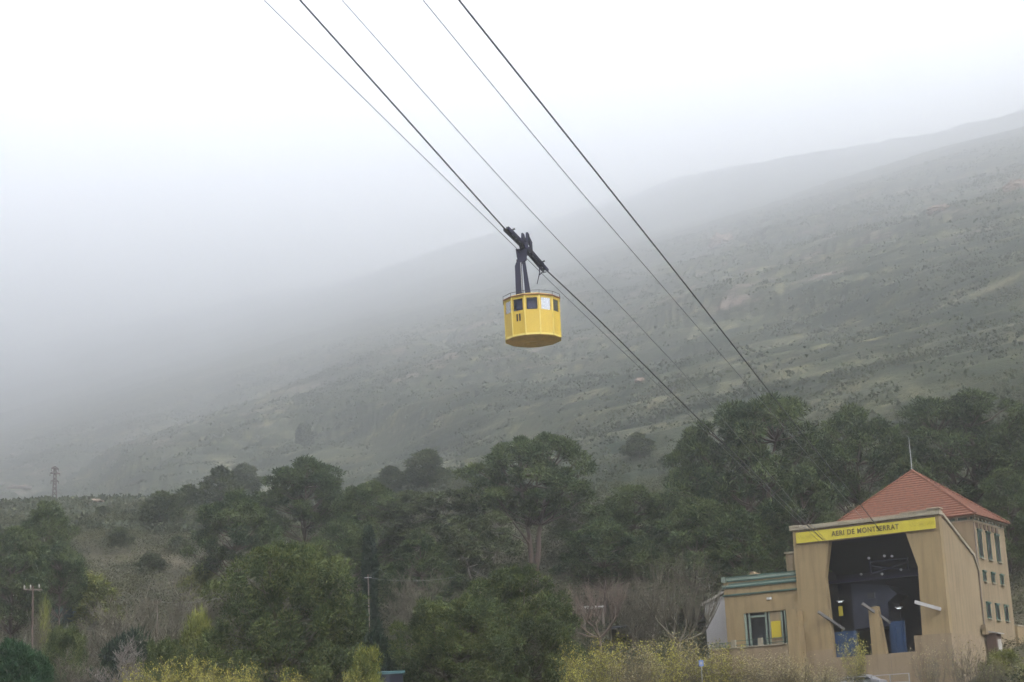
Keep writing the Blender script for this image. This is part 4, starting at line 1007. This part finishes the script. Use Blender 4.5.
def disc(rings, m, name, par, cap0=True, cap1=True):
    f = MB(); vs = []; fs = []
    for r, z in rings: vs += [ringp(r, z, k) for k in range(n)]
    for i in range(len(rings) - 1):
        for k in range(n): fs.append((i * n + k, i * n + (k + 1) % n, (i + 1) * n + (k + 1) % n, (i + 1) * n + k))
    fs.append(tuple(range(n))); fs.append(tuple((len(rings) - 1) * n + k for k in range(n)))
    f.add(vs, fs); return f.build(name, m, par)
disc([(RC - .03, -HC - .002), (RC - .08, -HC - .05), (.78, -HC - .2)], M['cabfloor'], 'underside', cab)
disc([(.5, -HC - .203), (.42, -HC - .25)], M['cabfloor'], 'floor_hatch', cab)
disc([(RC + .07, .0), (RC + .07, .05)], M['rim'], 'roof_edge', cab)
rfm = disc([(RC + .03, .052), (RC - .1, .12), (.4, .2)], M['cabyellow'], 'roof', cab)
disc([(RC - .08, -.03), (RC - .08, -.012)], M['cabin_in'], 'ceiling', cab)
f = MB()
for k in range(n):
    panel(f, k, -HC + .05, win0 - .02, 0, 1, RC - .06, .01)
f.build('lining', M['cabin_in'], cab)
# dark sheets added behind the number-side windows, standing in for the shaded interior
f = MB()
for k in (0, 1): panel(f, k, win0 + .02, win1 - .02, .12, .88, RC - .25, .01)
f.build('dark_backing', M['cabin_in'], cab)
f = MB()
for k in range(n):
    a, b = ringp(RC + .05, .22, k), ringp(RC + .05, .22, k + 1); f.beam(a, b, .02); f.beam(ringp(RC + .05, .03, k), a, .02)
f.build('roof_rail', M['darksteel'], cab)
# number, on the left front face
A0, A1 = ringp(RC, 0, 0), ringp(RC, 0, 1); c = A0.lerp(A1, .5); nrm = c.normalized()
text('II', .52, .006, M['navy'], bo, 'number', (c.x + nrm.x * .012 - .0, c.y + nrm.y * .012, -1.15), rot=(pi / 2, 0, math.atan2(nrm.y, nrm.x) + pi / 2), sx=1.0, spacing=1.1, bold=.014)
# carriage: built in world directions around the cable point
inv = Matrix.Translation(-cabz) ; rotm = Matrix.Rotation(radians(2), 4, 'Z')
def lc(P): return rotm @ (inv @ P)
c0 = lc(un(506, 229.5, D(506))); c1 = lc(un(546, 272, D(546))); dv = (c1 - c0).normalized(); Lc = (c1 - c0).length
sd = dv.cross(Vector((0, 0, 1))).normalized(); up = sd.cross(dv)
mid = c0.lerp(c1, .48)
ct = MB()
for s in (-1, 1):
    o_ = sd * (.13 * s)
    ct.beam(c0 + o_ + up * .05, mid + o_ + up * .16 - dv * .15, .05, .2); ct.beam(mid + o_ + up * .16 + dv * .15, c1 + o_ + up * .05, .05, .2)
    ct.beam(c0.lerp(c1, .12) + o_ + up * .12, c0.lerp(c1, .88) + o_ + up * .12, .05, .16)
    # upright triangle frame above the cable
    ct.beam(mid + o_ - dv * .2, mid + o_ + up * .1 + Vector((.0, 0, .85)) + dv * .02, .1, .2); ct.beam(mid + o_ + dv * .6, mid + o_ + Vector((0, 0, .9)) + dv * .1, .09, .14)
    ct.beam(mid + o_ + Vector((0, 0, .86)), mid + o_ + Vector((0, 0, .6)) + dv * .55, .09, .14); ct.beam(mid + o_ + Vector((0, 0, .62)) + dv * .5, mid + o_ + dv * .55, .09, .12)
    ct.beam(mid + o_ - dv * .45, mid + o_ + up * .0 + Vector((0, 0, .4)), .08, .22)
cr = ct.build('carriage', M['navy'], cab)
nw = 12
for i in range(nw):
    t = (i + .5) / nw; p = c0.lerp(c1, t); 
    MB().tube([p + up * .13 - sd * .05, p + up * .13 + sd * .05], .125, 12).build('wheel', M['darksteel'], cr)
    if i in (1, 10): MB().beam(p + up * .2 - sd * .2, p + up * .33 + sd * .2, .07).build('axle', M['darksteel'], cr)
# hanger
hp = lc(un(521, 251, 95)); hb = Vector((hp.x - .02, hp.y, .06)); 
hg = MB(); 
f = MB(); f.prism([(-.28, .1), (.32, .1), (.28, -.5), (.1, -.62), (-.18, -.62), (-.24, -.3)], 'y', -.1, .1)
o = f.build('swivel_block', M['navy'], cab); o.location = hp
hg.add([], [])
zt = hp.z - .55
x0 = hp.x
hg.prism([(x0 - .24, zt), (x0 + .02, zt), (x0 + .0, .2), (x0 - .38, .2), (x0 - .36, zt - .3)], 'y', hp.y - .16, hp.y - .1)
hg.prism([(x0 - .24, zt), (x0 + .02, zt), (x0 + .0, .2), (x0 - .38, .2), (x0 - .36, zt - .3)], 'y', hp.y + .1, hp.y + .16)
hg.prism([(x0 + .03, zt), (x0 + .2, zt), (x0 + .40, .7), (x0 + .44, .2), (x0 + .14, .2), (x0 + .11, .7)], 'y', hp.y - .14, hp.y + .14)
hg.box(x0 - .34, x0 + .62, hp.y - .2, hp.y + .2, .06, .34)
hg.prism([(x0 - .34, .34), (x0 + .1, .34), (x0 - .1, .8), (x0 - .3, .8)], 'y', hp.y - .22, hp.y + .22)
hg.box(x0 - .26, x0 + .2, hp.y - .19, hp.y + .19, zt - .12, zt + .05)
hg.build('hanger', M['navy'], cab)
f = MB(); f.beam((x0 - .04, hp.y - .17, .35), (x0 - .04, hp.y - .17, zt - .1), .035); f.beam((x0 - .04, hp.y - .17, .6), (x0 + .3, hp.y - .17, .3), .035); f.build('ladder', M['white'], cab)
MB().tube([(x0 + .36, hp.y - .25, .30), (x0 + .36, hp.y - .25, .36)], .09, 10).build('roof_light', M['white'], cab)
MB().box(x0 + .62, x0 + 1.0, hp.y - .15, hp.y + .15, .1, .22).build('roof_gear', M['navy'], cab)
f = MB(); q = c0.lerp(c1, .83); f.tube([q, q + Vector((-.02, 0, -.45)), q + Vector((-.18, 0, -1.05))], [.035, .03, .02], 6); f.tube([c1, q + Vector((.12, 0, -.42)), q + Vector((-.03, 0, -.55))], .03, 6); f.build('damper_arm', M['navy'], cab)

# ------------------------------------------------------------------ haze
hzm, nt, N, L = newmat('haze_air')
o = N.new('ShaderNodeOutputMaterial'); v = N.new('ShaderNodeVolumePrincipled')
v.inputs['Color'].default_value = (.93, .948, .985, 1); v.inputs['Density'].default_value = .0009; v.inputs['Anisotropy'].default_value = .85
L.new(v.outputs[0], o.inputs['Volume'])
hb = MB().box(-9000, 9000, -9000, 9000, -75, 1800).build('haze', hzm)
hb['kind'] = 'stuff'; hb['label'] = 'mist thickening towards the mountain'; hb['category'] = 'haze'

# ------------------------------------------------------------------ light
SUN_EL, SUN_DIR = radians(48), Vector((.6, -.8, 0)).normalized()
sun = bpy.data.lights.new('sun', 'SUN'); sun.energy = .4; sun.angle = radians(25); sun.color = (1, .96, .9)
so = bpy.data.objects.new('sun', sun); COL.objects.link(so)
dirv = Vector((SUN_DIR.x * cos(SUN_EL), SUN_DIR.y * cos(SUN_EL), sin(SUN_EL)))
so.rotation_euler = dirv.to_track_quat('Z', 'Y').to_euler()
w = bpy.data.worlds.new('World'); C.world = w; w.use_nodes = True; nt = w.node_tree; N = nt.nodes; L = nt.links; N.clear()
o = N.new('ShaderNodeOutputWorld'); bg = N.new('ShaderNodeBackground'); sky = N.new('ShaderNodeTexSky'); sky.sky_type = 'NISHITA'; sky.sun_disc = False
sky.sun_elevation = SUN_EL; sky.sun_rotation = math.atan2(SUN_DIR.x, SUN_DIR.y); sky.dust_density = 4; sky.air_density = 1
hs_ = N.new('ShaderNodeHueSaturation'); hs_.inputs['Saturation'].default_value = .05; L.new(sky.outputs[0], hs_.inputs['Color'])
# overcast cloud deck: brighter overhead than near the horizon
tc = N.new('ShaderNodeTexCoord'); sp = N.new('ShaderNodeSeparateXYZ'); L.new(tc.outputs['Generated'], sp.inputs[0])
mr = N.new('ShaderNodeFloatCurve'); cv = mr.mapping.curves[0]
cv.points[0].location = (0, .10); cv.points[1].location = (1, .24)
for p_ in ((.04, .34), (.12, .90), (.28, .80), (.42, .66), (.65, .34)): cv.points.new(*p_)
mr.mapping.update(); L.new(sp.outputs[2], mr.inputs['Value'])
ml = N.new('ShaderNodeMath'); ml.operation = 'MULTIPLY'; ml.inputs[1].default_value = 10.0; L.new(mr.outputs[0], ml.inputs[0])
mu = N.new('ShaderNodeVectorMath'); mu.operation = 'SCALE'; L.new(hs_.outputs[0], mu.inputs[0]); L.new(ml.outputs[0], mu.inputs['Scale'])
L.new(mu.outputs[0], bg.inputs[0]); bg.inputs[1].default_value = .15; L.new(bg.outputs[0], o.inputs[0])

# ------------------------------------------------------------------ camera and render
cam = bpy.data.cameras.new('camera'); co = bpy.data.objects.new('camera', cam); COL.objects.link(co)
cam.sensor_fit = 'HORIZONTAL'; cam.sensor_width = 36; cam.lens = 36 * FPX / 1024; cam.clip_start = .5; cam.clip_end = 20000
mw = Matrix(((Rv.x, Uv.x, -Fv.x, 0), (Rv.y, Uv.y, -Fv.y, 0), (Rv.z, Uv.z, -Fv.z, 0), (0, 0, 0, 1)))
co.matrix_world = mw
C.camera = co
C.render.engine = 'CYCLES'; cy = C.cycles
cy.max_bounces = 8; cy.diffuse_bounces = 3; cy.glossy_bounces = 3; cy.transmission_bounces = 4; cy.volume_bounces = 2; cy.transparent_max_bounces = 8
cy.use_denoising = True; cy.denoiser = 'OPENIMAGEDENOISE'; cy.sample_clamp_indirect = 4; cy.use_adaptive_sampling = False
C.view_settings.view_transform = 'Standard'; C.view_settings.look = 'None'; C.view_settings.exposure = 0.74; C.view_settings.gamma = 1
C.view_settings.use_curve_mapping = False
C.render.resolution_x = 1024; C.render.resolution_y = 682
